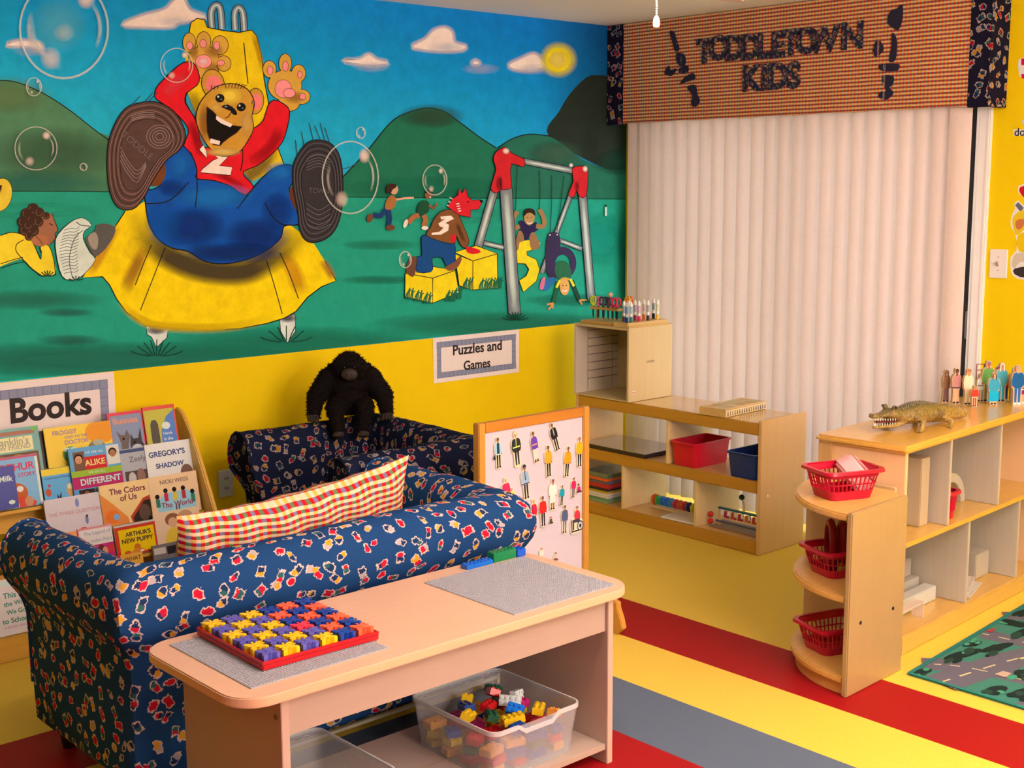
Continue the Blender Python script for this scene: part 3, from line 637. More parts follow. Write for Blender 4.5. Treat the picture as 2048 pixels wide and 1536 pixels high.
a.fill(A1((1290, 626), (1330, 612), (1372, 640), (1384, 672), (1358, 670), (1345, 650)), K, 2); a.line(A1((1352, 655), (1330, 685), (1312, 690)), 1.8, K, 3); a.ell(*A1((1318, 624))[0], 2.5, 1.5, (150, 140, 140))
done(a, 'painted_bear')
# shoe soles with their tread
s1 = A1((730, 640), (800, 608), (900, 598), (990, 635), (1050, 705), (1080, 790), (1050, 870), (980, 925), (930, 990), (880, 1070), (830, 1165), (770, 1222), (690, 1212), (645, 1130), (627, 1000), (632, 850), (670, 730))
s2 = A1((1745, 900), (1800, 835), (1870, 822), (1940, 850), (1985, 930), (2000, 1080), (1990, 1240), (1950, 1350), (1880, 1405), (1800, 1412), (1755, 1350), (1740, 1240), (1715, 1100), (1712, 980))
lt = (150, 118, 110)
for s, c0, cx, cy in ((s1, (84, 56, 50), 845, 900), (s2, (52, 44, 46), 1858, 1115)):
    a = art(); a.line(s, 4, K, 3, True); a.fill(s, c0, 3); ctr = A1((cx, cy))[0]
    for q in range(1, 7):
        f = 1-q*.055; pts = [(ctr[0]+(x-ctr[0])*f, ctr[1]+(y-ctr[1])*f) for x, y in s]
        a.line(pts, 1.2, [min(255, c*(1.75 if q % 2 else .45)) for c in c0], 3, True)
    if s is s1:
        for q in range(4):
            a.line([(A1((930, 800))[0][0]+(8+6*q)*cos(t/10*2*pi), A1((930, 800))[0][1]+(7+5.5*q)*sin(t/10*2*pi)) for t in range(10)], 1.1, lt, 2, True)
            a.line(A1((700, 860+q*26), (745, 940+q*26), (800, 1000+q*22), (850, 950+q*8)), 1.1, lt, 3); a.line(A1((760, 680+q*10), (830, 660+q*10), (900, 662+q*10)), 1.0, lt, 3)
        ms = (A1((760, 625), (820, 560)), A1((840, 600), (890, 545)), A1((870, 590), (920, 540)))
    else:
        for q in range(5):
            a.line(A1((1790, 930+q*17), (1860, 905+q*17), (1930, 935+q*17)), 1.0, (110, 100, 100), 3); a.line(A1((1790, 1190+q*30), (1860, 1230+q*28), (1930, 1190+q*30)), 1.0, (110, 100, 100), 3)
        ms = (A1((1735, 905), (1725, 820)), A1((1775, 850), (1760, 770)), A1((1830, 825), (1805, 720)), A1((1870, 815), (1838, 735)), A1((1895, 820), (1870, 720)), A1((1925, 835), (1895, 745)), A1((2000, 990), (2045, 978), (2090, 950)))
    for p in ms: a.line(p, 1.4, (60, 60, 66), 0)
    done(a, 'painted_shoe_sole')
m_ltr = P(ob(134, 110, 106), .6)
for wd, px, sz, ang in (('TODDLE', A1((800, 855))[0], .075, -38), ('TOWN', A1((1862, 1118))[0], .075, -3)):
    p = wl(*px); x = Vector((cos(R(ang)), 0, sin(R(ang)))); text(wd, frame((p.x, -_lv[0]-.0003, p.z), x, (-x.z, 0, x.x)), sz, m_ltr, mu, .15 if wd != 'TOWN' else .10, -.002, ext=.0001)
_lv[0] += 4e-4
# people lying in the grass at the left
a = art(); SK = (150, 92, 66)
a.ell(*A1((0, 1140))[0], 22, 33, (226, 180, 50), 12, 24, K, 1); a.fill(A1((-10, 1080), (8, 1085), (0, 1130)), (60, 30, 14))
a.fill(A3((0, 500), (60, 482), (120, 492), (180, 530), (230, 640), (240, 600), (232, 565), (280, 558), (310, 640), (320, 720), (250, 735), (190, 700), (130, 640), (60, 655), (-60, 700), (-200, 700), (-200, 520)), (230, 190, 40), 3)
for p in (A3((0, 500), (60, 482), (120, 492), (180, 530), (235, 640)), A3((135, 525), (95, 550), (90, 590), (130, 640), (190, 700), (250, 740)), A3((240, 600), (232, 565), (280, 558), (310, 640), (320, 725)), A3((0, 665), (80, 640), (130, 628)), A3((0, 692), (70, 668), (135, 655))): a.line(p, 1.6, K, 3)
a.fill(A3((215, 440), (250, 380), (300, 372), (318, 420), (335, 468), (318, 490), (318, 520), (290, 552), (240, 555), (200, 545), (180, 500)), SK, 3); a.line(A3((300, 372), (318, 420), (335, 468), (318, 490), (318, 520), (290, 552)), 1.4, K, 3)
for x, y, r in ((190, 345, 34), (150, 372, 32), (225, 365, 30), (130, 420, 34), (185, 410, 40), (140, 468, 34), (190, 470, 34), (220, 420, 30), (265, 385, 22), (165, 505, 26), (160, 440, 30)):
    a.ell(*A3((x, y))[0], r*.3418, r*.3418, (62, 36, 26)); a.line([(A3((x, y))[0][0]+r*.22*cos(t), A3((x, y))[0][1]+r*.22*sin(t)) for t in (0, 1, 2, 3, 4)], 1.3, (120, 78, 56), 3)
a.line(A3((285, 430), (305, 440)), 1.8, K, 0); a.fill(A3((180, 520), (215, 500), (260, 500), (275, 540), (240, 565), (190, 550)), (170, 100, 64), 3); a.line(A3((205, 505), (230, 530), (245, 555)), 1.2, (70, 40, 30), 3)
a.fill(A3((500, 540), (500, 510), (550, 470), (560, 440), (600, 430), (650, 440), (672, 470), (640, 540), (590, 600), (545, 620)), (86, 78, 72), 3); a.fill(A3((510, 510), (550, 480), (570, 520), (560, 580), (530, 570)), (150, 128, 112), 3)
nwp = A3((320, 560), (335, 495), (400, 430), (450, 402), (490, 402), (530, 440), (490, 470), (480, 520), (520, 600), (552, 640), (510, 700), (450, 752), (380, 755), (345, 700)); a.line(nwp, 2.4, K, 2, True); a.fill(nwp, (204, 206, 190), 2)
for q in range(15):
    y = 470+q*18; x0 = 340+abs(q-7)*4; a.line(A3((x0, y), (x0+40, y-12+3*sin(q)), (x0+70, y-8), (x0+110-abs(q-6)*3, y-24)), 1.1, (70, 78, 82), 2)
a.line(A3((480, 470), (430, 520), (400, 640), (420, 750)), 1.2, K, 3); a.line(A3((440, 420), (470, 440), (520, 445)), 1.4, K, 3)
tuft(a, 93, 552, 18, 7); tuft(a, 150, 560, 14, 5)
done(a, 'painted_readers')
# swing, fox, cubes and children
a = art(); ST = (112, 110, 112)
def pipe(p0, p1, w, a=a):
    a.line([p0, p1], w+2.4, K, 0); a.line([p0, p1], w, ST, 0); a.line([p0, p1], w*.7, (205, 200, 196), 0, False, 1, .85)
pipe(*A4((905, 805), (1100, 850)), 9); pipe(*A4((1425, 787), (1575, 845)), 8)
pipe(*A4((975, 455), (868, 830)), 15); pipe(*A4((1498, 480), (1300, 1010)), 8); pipe(*A4((1580, 480), (1640, 1190)), 15); pipe(*A4((1165, 245), (1530, 316)), 11)
for p in (A4((1135, 285), (1128, 450), (1120, 640)), A4((1285, 315), (1290, 450), (1282, 600)), A4((1370, 345), (1368, 550), (1358, 745)), A4((1455, 345), (1430, 550), (1402, 745))): a.line(p, 1.3, (30, 50, 44), 2)
done(a, 'painted_swing_frame'); a = art()
# child on the yellow 5
a.fill(A4((1145, 660), (1180, 655), (1215, 690), (1262, 660), (1275, 715), (1230, 740), (1195, 790), (1160, 740)), (40, 28, 66), 2)
for p in (A4((1150, 690), (1112, 700), (1106, 640), (1135, 590)), A4((1262, 690), (1312, 690), (1316, 640), (1285, 575)), ): a.line(p, 9, (150, 108, 66), 3)
a.ell(*A4((1216, 632))[0], 10.5, 15, (178, 128, 80)); a.fill(A4((1178, 625), (1180, 585), (1210, 568), (1250, 580), (1256, 620), (1230, 600), (1200, 602)), (44, 28, 20), 2); a.line(A4((1200, 665), (1218, 674), (1236, 664)), 2, (236, 220, 210), 2); a.dots(A4((1203, 632), (1230, 630)), K, 1.1)
five = A4((1152, 792), (1220, 785), (1226, 832), (1290, 800), (1284, 838), (1196, 862), (1200, 890), (1262, 920), (1285, 985), (1262, 1065), (1176, 1138), (1148, 1062), (1196, 1030), (1216, 985), (1190, 945), (1126, 942), (1124, 855))
a.line(five, 2.4, K, 0, True); a.fill(five, (226, 190, 30))
a.fill(A4((1140, 725), (1170, 735), (1180, 790), (1150, 800), (1140, 850), (1115, 850)), (146, 100, 66), 2); a.fill(A4((1235, 730), (1262, 750), (1290, 830), (1255, 850), (1228, 845), (1215, 770)), (146, 100, 66), 2)
done(a, 'painted_child_on_swing'); a = art()
# purple 6
a.fill(A4((1345, 742), (1420, 740), (1424, 850), (1395, 900), (1385, 960), (1400, 1050), (1350, 1035), (1325, 970), (1328, 860)), (52, 40, 66), 2)
for t in range(18):
    t0, t1 = 2*pi*t/18, 2*pi*(t+1)/18; e = lambda q, r1, r2: A4((1445+r1*cos(q), 942+r2*sin(q)))[0]
    a.fill([e(t0, 92, 112), e(t1, 92, 112), e(t1, 52, 58), e(t0, 52, 58)], (56, 42, 70))
a.dots(A4((1356, 750), (1406, 748)), (220, 215, 210), 1.6)
a.fill(A4((1400, 940), (1450, 925), (1490, 960), (1500, 1040), (1420, 1050), (1390, 1000)), (40, 92, 62), 2); a.fill(A4((1350, 1040), (1400, 1050), (1350, 1120), (1310, 1130), (1300, 1090)), (40, 96, 140), 2); a.fill(A4((1300, 1050), (1325, 1040), (1312, 1118), (1285, 1115)), (206, 100, 130), 2)
a.line(A4((1410, 1065), (1398, 1140), (1380, 1215)), 8, (34, 84, 50), 2); a.line(A4((1505, 1060), (1535, 1140), (1560, 1200)), 8, (34, 62, 46), 2); a.line(A4((1425, 1060), (1400, 1110)), 5, (226, 190, 40), 0); a.line(A4((1495, 1050), (1520, 1100)), 5, (226, 190, 40), 0)
a.ell(*A4((1456, 1104))[0], 9.6, 17, (214, 146, 80)); a.line(A4((1440, 1128), (1458, 1136), (1474, 1126)), 2.2, (240, 225, 215), 2); a.dots(A4((1444, 1096), (1468, 1094)), K, 1.2); a.line(A4((1425, 1060), (1456, 1045), (1490, 1055)), 4, (196, 150, 60), 3)
for p in (A4((1380, 1215), (1335, 1225)), A4((1380, 1215), (1345, 1260)), A4((1380, 1215), (1372, 1250)), A4((1558, 1195), (1605, 1195)), A4((1558, 1195), (1575, 1225))): a.line(p, 3.4, (206, 134, 76), 0)
done(a, 'painted_hanging_child'); a = art()
# front post and red joints
pipe(*A4((1055, 430), (1115, 1290)), 23, a)
done(a, 'painted_swing_post_shaft'); a = art()
for pts in (A4((985, 190), (1050, 152), (1095, 195), (1178, 235), (1172, 285), (1092, 262), (1086, 345), (1088, 432), (1022, 440), (992, 462), (953, 432), (990, 305), (972, 245)), A4((1508, 300), (1560, 282), (1605, 290), (1614, 330), (1602, 482), (1558, 486), (1538, 440), (1518, 492), (1482, 472), (1518, 385))):
    a.line(pts, 2.6, K, 2, True); a.fill(pts, (198, 30, 36), 2)
a.blob(*A4((1056, 178))[0], 8, 7, (250, 225, 215), .9); a.blob(*A4((1596, 300))[0], 6, 7, (250, 225, 215), .9); a.blob(*A4((1500, 275))[0], 5, 5, (250, 235, 225), .8); a.blob(*A4((1010, 400))[0], 8, 18, (120, 16, 24), .6); a.blob(*A4((1540, 420))[0], 6, 14, (120, 16, 24), .6)
a.line(A4((1018, 360), (1022, 438)), 1.6, K, 0)
done(a, 'painted_red_joint'); a = art(); tuft(a, 1028, 640, 26); tuft(a, 1185, 605, 18, 5)
done(a, 'painted_grass_tuft'); a = art()
# cubes
YC = (230, 190, 24)
for tp, lf, rt in ((A4((705, 868), (850, 822), (995, 878), (830, 928)), A4((705, 880), (830, 928), (828, 1125), (735, 1095)), A4((830, 928), (995, 880), (1000, 1112), (828, 1125))), (A4((370, 1010), (555, 965), (708, 990), (555, 1045)), A4((368, 1012), (555, 1045), (555, 1215), (365, 1172)), A4((555, 1045), (708, 992), (735, 1142), (555, 1215)))):
    for pts, c in ((tp, (224, 184, 30)), (lf, (228, 186, 20)), (rt, YC)): a.fill(pts, c); a.line(pts, 1.8, K, 0, True)
for x, y, n in ((370, 1180, 5), (430, 1195, 5), (490, 1210, 5), (640, 1195, 7), (690, 1180, 6), (760, 1110, 6), (870, 1115, 6), (930, 1110, 7), (975, 1105, 5)):
    for k in range(n): a.line(A4((x+k*11, y+8), (x+k*11+6, y-24-(k % 3)*14), (x+k*11+20, y-48-(k % 2)*22)), 2.4, (28, 92, 66), 3)
done(a, 'painted_cubes'); a = art()
# fox climbing the cubes
a.fill(A4((372, 1000), (385, 930), (415, 895), (445, 910), (440, 985), (418, 1038)), (104, 62, 44), 2)
bj = A4((490, 752), (560, 775), (640, 790), (700, 805), (706, 880), (700, 940), (645, 955), (622, 905), (550, 905), (552, 960), (540, 1000), (445, 1002), (448, 940), (450, 898), (482, 892), (478, 800)); a.line(bj, 2.4, K, 2, True); a.fill(bj, (22, 66, 118), 2)
a.fill(A4((645, 965), (700, 935), (740, 893), (752, 915), (728, 965), (680, 995), (645, 985)), (126, 72, 48), 2)
tr_ = A4((600, 600), (650, 580), (710, 585), (740, 640), (770, 710), (800, 790), (778, 838), (745, 815), (715, 750), (705, 805), (620, 795), (512, 752), (540, 700), (560, 650)); a.line(tr_, 2.4, K, 2, True); a.fill(tr_, (124, 72, 38), 2)
a.line(A4((715, 660), (745, 740), (770, 800)), 10, (90, 50, 28), 2, False, 1, .6)
th = A4((605, 625), (680, 618), (698, 640), (640, 668), (665, 680), (660, 720), (610, 748), (545, 750), (548, 735), (600, 728), (628, 702), (600, 690), (592, 672), (640, 640), (612, 645)); a.fill(th, (232, 214, 206))
a.fill(A4((675, 760), (700, 745), (715, 780), (700, 805), (680, 800)), (200, 24, 36), 2); a.fill(A4((780, 830), (830, 838), (870, 850), (880, 870), (830, 880), (790, 868)), (206, 24, 36), 2)
fx = A4((655, 555), (690, 505), (728, 478), (735, 432), (752, 470), (778, 430), (790, 488), (822, 515), (880, 512), (892, 522), (866, 572), (810, 578), (812, 628), (740, 615), (700, 590)); a.line(fx, 2.2, K, 0, True); a.fill(fx, (206, 28, 40))
a.ell(*A4((885, 520))[0], 3.4, 3, K); a.ell(*A4((795, 525))[0], 1.6, 2, K)
for q in range(4): a.line(A4((712+q*5, 540+q*16), (735+q*4, 536+q*16)), 2, (240, 215, 205), 0)
for q in range(3): a.line(A4((690-q*14, 505+q*24), (668-q*8, 495+q*26)), 2, (226, 205, 200), 0)
done(a, 'painted_fox'); a = art()
# running children and a far figure
a.fill(A4((235, 520), (270, 478), (305, 500), (300, 545), (270, 580), (230, 570)), (160, 96, 50), 2); a.line(A4((305, 510), (360, 500), (425, 497)), 4, (214, 150, 120), 2); a.ell(*A4((290, 440))[0], 8, 10, (206, 148, 116)); a.fill(A4((235, 440), (250, 405), (300, 402), (305, 425), (280, 440), (265, 468), (240, 465)), (58, 34, 26), 2)
a.line(A4((235, 575), (200, 620), (150, 610)), 10, (26, 52, 96), 2); a.line(A4((250, 580), (260, 640), (250, 690)), 10, (26, 52, 96), 2); a.ell(*A4((125, 635))[0], 6, 9, (104, 60, 40), 20); a.ell(*A4((265, 700))[0], 9, 6, (104, 60, 40))
done(a, 'painted_running_child'); a = art(); a.fill(A4((455, 540), (490, 512), (530, 530), (525, 590), (480, 618), (445, 590)), (26, 70, 48), 2); a.ell(*A4((525, 475))[0], 8, 9, (122, 74, 50)); a.fill(A4((498, 470), (510, 445), (545, 448), (552, 470), (520, 462)), (50, 30, 22), 2); a.line(A4((530, 545), (555, 570), (585, 535)), 5, (128, 76, 50), 2); a.line(A4((460, 615), (420, 630), (385, 670)), 10, (160, 92, 52), 2); a.line(A4((490, 615), (505, 650), (490, 690)), 10, (160, 92, 52), 2); a.ell(*A4((368, 672))[0], 4, 9, (226, 214, 206), 20); a.ell(*A4((500, 702))[0], 7, 4, (226, 214, 206)); a.dots(A4((535, 492)), (236, 226, 220), 1.6)
done(a, 'painted_running_child'); a = art(); a.line(A4((1735, 560), (1735, 620)), 4, (190, 200, 200), 0); a.ell(*A4((1735, 550))[0], 1.8, 2.4, (60, 34, 24))
done(a, 'painted_far_figure')
for x, y, rx, ry in ((125, 58, 88, 99), (350, 131, 32, 34), (65, 174, 15, 18), (69, 297, 42, 43), (164, 334, 7, 7), (697, 355, 56, 72), (866, 360, 24, 30), (807, 519, 12, 16), (718, 266, 9, 11)):
    a = art(); a.bubble(x, y, rx, ry)
    if x == 125: a.blob(125, 66, 22, 20, (235, 235, 230), .4); a.blob(115, 50, 60, 60, (120, 190, 215), .25); a.line([(58, 30), (62, 70), (80, 105), (120, 140)], 16, (220, 225, 225), 4, False, 1, .35)
    done(a, 'painted_bubble')
# ---------------------------------------------------------------- signs, outlet, switch on the walls
m_sheet = P(ob(226, 192, 184, .88), .45, .03, 20); m_ink = P((.012, .010, .016), .5, .1, 50); m_bord = P(ob(136, 130, 150), .5, .06, 60); m_grid = P(ob(84, 80, 104), .5, .05, 60)
def sign(name, label, x0, x1, z0, z1, inset, bw, rows):
    s = thing(name, label, 'sign', ((x0+x1)/2, -.001, (z0+z1)/2)); w, h = (x1-x0)/2, (z1-z0)/2
    G().box(-w, w, -.002, 0, -h, h).obj('sheet', m_sheet, s)
    iw, ih = w-inset, h-inset; g = G()
    for a in ((-iw, iw, ih-bw, ih), (-iw, iw, -ih, -ih+bw), (-iw, -iw+bw, -ih+bw, ih-bw), (iw-bw, iw, -ih+bw, ih-bw)): g.box(a[0], a[1], -.0026, -.0021, a[2], a[3])
    g.obj('printed_border', m_bord, s); g = G(); n = int(2*iw/bw*1.05)
    for k in range(n+1):
        x = -iw+2*iw*k/n
        for zc in (ih-bw/2, -ih+bw/2): g.box(x-.0007, x+.0007, -.003, -.0027, zc-bw/2, zc+bw/2)
    n = int(2*ih/bw)
    for k in range(n+1):
        z = -ih+2*ih*k/n
        for xc in (iw-bw/2, -iw+bw/2): g.box(xc-bw/2, xc+bw/2, -.003, -.0027, z-.0007, z+.0007)
    for a in ((-iw, iw, ih), (-iw, iw, -ih), (-iw+bw, iw-bw, ih-bw), (-iw+bw, iw-bw, -ih+bw)): g.box(a[0], a[1], -.0032, -.003, a[2]-.0007, a[2]+.0007)
    tag(g.obj('border_rule', m_grid, s), kind='stuff')
    for body, x, z, wd, sz, bo in rows: text(body, frame((x-(x0+x1)/2, -.003, z-(z0+z1)/2), (1, 0, 0), (0, 0, 1)), sz, m_ink, s, wd, bo)
    return s
sign('wall_sign', 'white bordered sign reading Books above the book rack', -3.45, -2.811, .575, .908, .028, .034, [('Books', -3.071, .794, .318, .14, .0042)])
sign('wall_sign', 'white bordered sign reading Puzzles and Games above magnet board', -1.203, -.651, .692, .909, .022, .026, [('Puzzles and', -.925, .838, .315, .07, .0015), ('Games', -.930, .757, .172, .07, .0015)])
pl_ = P(ob(206, 196, 200), .35, .03, 20)
ol = thing('wall_outlet', 'white double electrical outlet on yellow wall beside the book rack', 'outlet', (hit(451, 966, 1, 0).x, -.001, hit(451, 966, 1, 0).z))
G().box(-.036, .036, -.006, 0, -.058, .058).obj('cover_plate', pl_, ol, bevel=.002)
for z in (-.021, .021):
    s = G().lathe([(.0165, -.0075), (.017, 0)], 20, Matrix.Translation((0, -.001, z)) @ Matrix.Rotation(R(90), 4, 'X')).obj('socket', P(ob(176, 160, 166), .4), ol)
    G().box(-.007, -.0045, -.0092, -.008, z-.004, z+.006).box(.0045, .007, -.0092, -.008, z-.004, z+.006).obj('slot', m_dark, s)
p0, p1 = hit(1981, 498, 0, XW), hit(2015, 557, 0, XW)
sw = thing('light_switch', 'pale wall switch plate on yellow wall beside the glass door', 'switch', (XW-.001, (p0.y+p1.y)/2, (p0.z+p1.z)/2))
G().box(-.006, 0, -.039, .039, -.060, .060).obj('cover_plate', m_wht, sw, bevel=.002)
G().prism([(-.0, -.010), (-.004, -.010), (-.016, .006), (-.012, .010), (0, .010)], -.005, .005, Matrix(((1, 0, 0, -.006), (0, 0, 1, 0), (0, 1, 0, 0), (0, 0, 0, 1)))).obj('toggle', P(ob(190, 150, 130), .4), sw)
G().box(-.0075, -.006, -.0025, .0025, -.030, -.026).box(-.0075, -.006, -.0025, .0025, .026, .030).obj('screw', P(ob(150, 130, 120), .3), sw)
# paper cut-outs at the right edge of the picture
def wr(u, v): return hit(u, v, 0, XW)
m_cut = painted('cutout_print', .5, False, .06, 60)
def paper(name, label, cat, shapes):
    t = thing(name, label, cat, (0, 0, 0)); a = Art(wr, (-1, 0, 0), 6e-5, 1e-3)
    for pts, c, sm in shapes: a.fill(pts, c, sm)
    a.obj('printed_paper', (m_cut, m_sf), t); return t
CX = lambda *p: [(1848+x*.5208, y*.5208) for x, y in p]
paper('paper_cutout', 'red and white paper cutout high on the yellow wall by the valance', 'paper cutout', [
    (CX((362, 240), (378, 222), (470, 215), (470, 305), (378, 300), (364, 275)), (232, 206, 200), 2), (CX((374, 225), (470, 220), (470, 252), (374, 250)), (206, 20, 60), 0), (CX((374, 284), (470, 286), (470, 304), (376, 302)), (206, 20, 60), 0)])
t = paper('word_card', 'small white word card starting doc on the yellow wall', 'word card', [(CX((343, 497), (470, 497), (470, 522), (343, 522)), (226, 206, 196), 0)])
p = wr(*CX((347, 509))[0]); text('doctor', frame((p.x-.0016, p.y, p.z), (0, -1, 0), (0, 0, 1)), .045, m_ink, t, None, .0004, align='LEFT')
paper('paper_cutout', 'round pale paper badge cutout just above the small word card', 'paper cutout', [(CX((376, 470), (384, 456), (400, 452), (430, 456), (440, 470), (430, 484), (395, 486)), (200, 185, 180), 3), (CX((384, 470), (390, 462), (405, 460), (420, 470), (400, 478)), (160, 150, 160), 3)])
paper('paper_cutout', 'large paper cutout of yellow clad figure with red cap above shelf', 'paper cutout', [
    (CX((362, 720), (380, 708), (470, 700), (470, 1075), (380, 1074), (345, 1062), (332, 1030), (334, 985), (356, 960), (352, 900), (334, 870), (336, 830), (350, 800), (346, 785), (362, 770), (384, 790), (384, 758), (366, 745)), (232, 212, 200), 2),
    (CX((366, 725), (384, 714), (470, 710), (470, 760), (400, 765), (372, 745)), (202, 24, 30), 2), (CX((350, 788), (362, 776), (384, 798), (372, 815)), (104, 96, 104), 0),
    (CX((340, 840), (356, 818), (384, 806), (470, 790), (470, 860), (400, 870), (360, 905), (345, 880)), (226, 178, 40), 2), (CX((352, 850), (376, 840), (392, 850), (372, 880), (356, 878)), (200, 110, 60), 2),
    (CX((360, 905), (400, 890), (470, 890), (470, 970), (366, 965)), (228, 176, 16), 2), (CX((344, 985), (370, 970), (470, 975), (470, 1010), (372, 1005), (352, 1030), (338, 1020)), (206, 176, 150), 2), (CX((342, 1040), (370, 1026), (470, 1020), (470, 1062), (370, 1064)), (60, 46, 46), 2)])

# ---------------------------------------------------------------- sofas
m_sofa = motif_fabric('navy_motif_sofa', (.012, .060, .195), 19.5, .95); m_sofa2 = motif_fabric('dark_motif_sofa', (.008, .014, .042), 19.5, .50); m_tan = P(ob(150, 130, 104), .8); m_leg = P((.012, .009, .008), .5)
PROF = [(.02, .07), (.004, .09), (0, .2), (0, .33), (0, .41), (-.004, .440), (-.012, .462), (-.026, .484), (-.040, .510), (-.048, .54), (-.048, .575), (-.038, .612), (-.016, .642), (.014, .660), (.05, .662), (.085, .645), (.108, .61), (.116, .56), (.118, .45), (.12, .30), (.12, .10), (.09, .07)]
def sofa(label, W_, D, loc, rz, hs, name, m_sofa):
    s = thing(name, label, 'sofa', loc, rz); w = W_/2; e = .022
    def st(kind):
        out = []
        for d, z in PROF:
            z *= hs; fl = .055*min(1, max(0, (z-.40)/.12))
            if kind == 'l0': p = (-w+d, D+fl)
            elif kind == 'l1': p = (-w+d, D*.6)
            elif kind == 'l2': p = (-w+d, d+e+.02)
            elif kind == 'c1': p = (-w+d+e*.3, d+e*.3)
            elif kind == 'l3': p = (-w+d+e+.02, d)
            elif kind == 'm': p = (0, d)
            elif kind == 'r3': p = (w-d-e-.02, d)
            elif kind == 'c2': p = (w-d-e*.3, d+e*.3)
            elif kind == 'r2': p = (w-d, d+e+.02)
            elif kind == 'r1': p = (w-d, D*.6)
            else: p = (w-d, D+fl)
            out.append((p[0], p[1], z))
        return out
    rg = [st(k) for k in ('l0', 'l1', 'l2', 'c1', 'l3', 'm', 'r3', 'c2', 'r2', 'r1', 'r0')]
    big = []
    for a, b in zip(rg, rg[1:]):
        n = 5 if Vector(a[3]).__sub__(Vector(b[3])).length > .2 else 1
        for q in range(n): big.append([tuple(Vector(x).lerp(Vector(y), q/n) + Vector((0, 0, .004*sin(7*(x[0]+q)+3*x[1])*(1 if 9 < i < 18 else 0)))) for i, (x, y) in enumerate(zip(a, b))])
    big.append(rg[-1])
    big = [r[::-1] for r in big]
    G().loft(big, True, True, uv=True).obj('back_and_arms', m_sofa, s, sharp=60)
    G().box(-w+.125, w-.125, .13, D-.03, .08*hs, .27*hs).obj('seat_base', m_sofa, s, bevel=.015, seg=3)
    n = 2 if W_ > 1.1 else 1
    for k in range(n):
        a = -w+.128+(W_-.256)*k/n; b_ = -w+.128+(W_-.256)*(k+1)/n
        G().box(a+.004, b_-.004, .135, D+.01, .275*hs, .40*hs).obj('seat_cushion', m_sofa, s, bevel=.035, seg=4)
    for sx in (-1, 1):
        pts = [(sx*(w-d*.9-.005), z*hs) for d, z in PROF]
        g = G(); path = [(sx*(w-d), D+.055*min(1, max(0, (z*hs-.40)/.12))+.002, z*hs) for d, z in PROF[2:19]]
        g.tube(path, .006, 6).obj('piping', m_sofa, s)
    g = G().box(-w+.004, w-.004, .003, .012, .062, .071).obj('bottom_strip', m_tan, s)
    for sx in (-1, 1):
        for y in (.06, D-.06): G().lathe([(.018, 0), (.022, .02), (.026, .069)], 12, Matrix.Translation((sx*(w-.07), y, 0))).obj('leg', m_leg, s)
    return s
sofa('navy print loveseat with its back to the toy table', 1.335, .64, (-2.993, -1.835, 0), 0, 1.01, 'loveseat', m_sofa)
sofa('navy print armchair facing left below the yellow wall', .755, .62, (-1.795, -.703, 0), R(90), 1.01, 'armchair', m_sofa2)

# checked floor pillow
pw = thing('checked_pillow', 'long red yellow and green checked pillow propped in the loveseat', 'pillow', (-2.975, -1.545, .572))
m_pil = check_fabric('pillow_check', .0130, (.88, .88, .88))
NX, NY = 44, 18; LX, LY, TH = .405, .165, .07
def pil(s, t, sd):
    q = max(0, 1-s**4)**.5*max(0, 1-t**4)**.6
    x = s*LX*(1-.05*(1-abs(s))*0-.035*(1-t*t)*abs(s)**6); y = t*LY*(1-.10*(1-s*s)*.6)+ .022*(s*s)*t + .02*s
    z = sd*TH*q*(1+.1*sin(5*s+2*t)) + .010*sin(6*s)*(1-t*t) + (.006*sin(19*s+4*t) if q > .2 else 0)
    return (x, z, y)
g = G()
for sd in (-1, 1):
    vs = [pil(-1+2*i/NX, -1+2*j/NY, sd) for i in range(NX+1) for j in range(NY+1)]
    uvs = [((-1+2*i/NX)*LX, (-1+2*j/NY)*LY*1.35) for i in range(NX+1) for j in range(NY+1)]
    fs = [(i*(NY+1)+j, (i+1)*(NY+1)+j, (i+1)*(NY+1)+j+1, i*(NY+1)+j+1) for i in range(NX) for j in range(NY)]
    if sd > 0: fs = [f[::-1] for f in fs]
    g.add(vs, fs, None, 0, True, uvs)
g.obj('cover', m_pil, pw, rot=(R(14), R(-1.5), 0), sharp=80)

# plush gorilla on the armchair corner
gr = thing('plush_gorilla', 'black plush gorilla sitting on the corner of the navy armchair', 'stuffed toy', (-1.965, -.400, .680), R(-34.8))
m_fur = P((.006, .005, .005), .95, .4, 90, .6, spec=.12)
g = G()
def cap(p, q, r0, r1, n=5):
    for k in range(n+1): t = k/n; g.ball([p[i]+(q[i]-p[i])*t for i in range(3)], r0+(r1-r0)*t, 12, 8)
g.ball((0, 0, .085), (.082, .070, .085)); g.ball((0, -.005, .140), (.100, .066, .060)); g.ball((0, -.02, .175), (.06, .05, .04))
g.ball((0, -.028, .205), (.078, .064, .058)); g.ball((0, -.015, .238), (.052, .048, .034)); g.ball((0, -.072, .222), (.046, .020, .016))
for sx in (-1, 1):
    cap((sx*.088, -.012, .160), (sx*.140, -.025, .085), .046, .040); cap((sx*.140, -.025, .085), (sx*.150, -.055, .022), .038, .029)
    cap((sx*.055, -.035, .045), (sx*.060, -.105, .035), .046, .036); cap((sx*.060, -.105, .035), (sx*.050, -.125, -.035), .034, .028)
    g.ball((sx*.080, -.012, .208), (.012, .014, .018))
body = merge(g, .0055, 'body', m_fur, gr, 3)
m_skin = P((.030, .024, .022), .6, .2, 60, .3)
G().ball((0, -.092, .186), (.034, .024, .026)).obj('muzzle', m_skin, gr)
g = G(); g.ball((-.020, -.0905, .214), .0050).ball((.020, -.0905, .214), .0050); g.obj('eye', P((.004, .003, .003), .15), gr)
g = G(); g.ball((-.010, -.115, .190), (.004, .003, .003)).ball((.010, -.115, .190), (.004, .003, .003)); g.obj('nostril', P((.004, .003, .003), .6), gr)
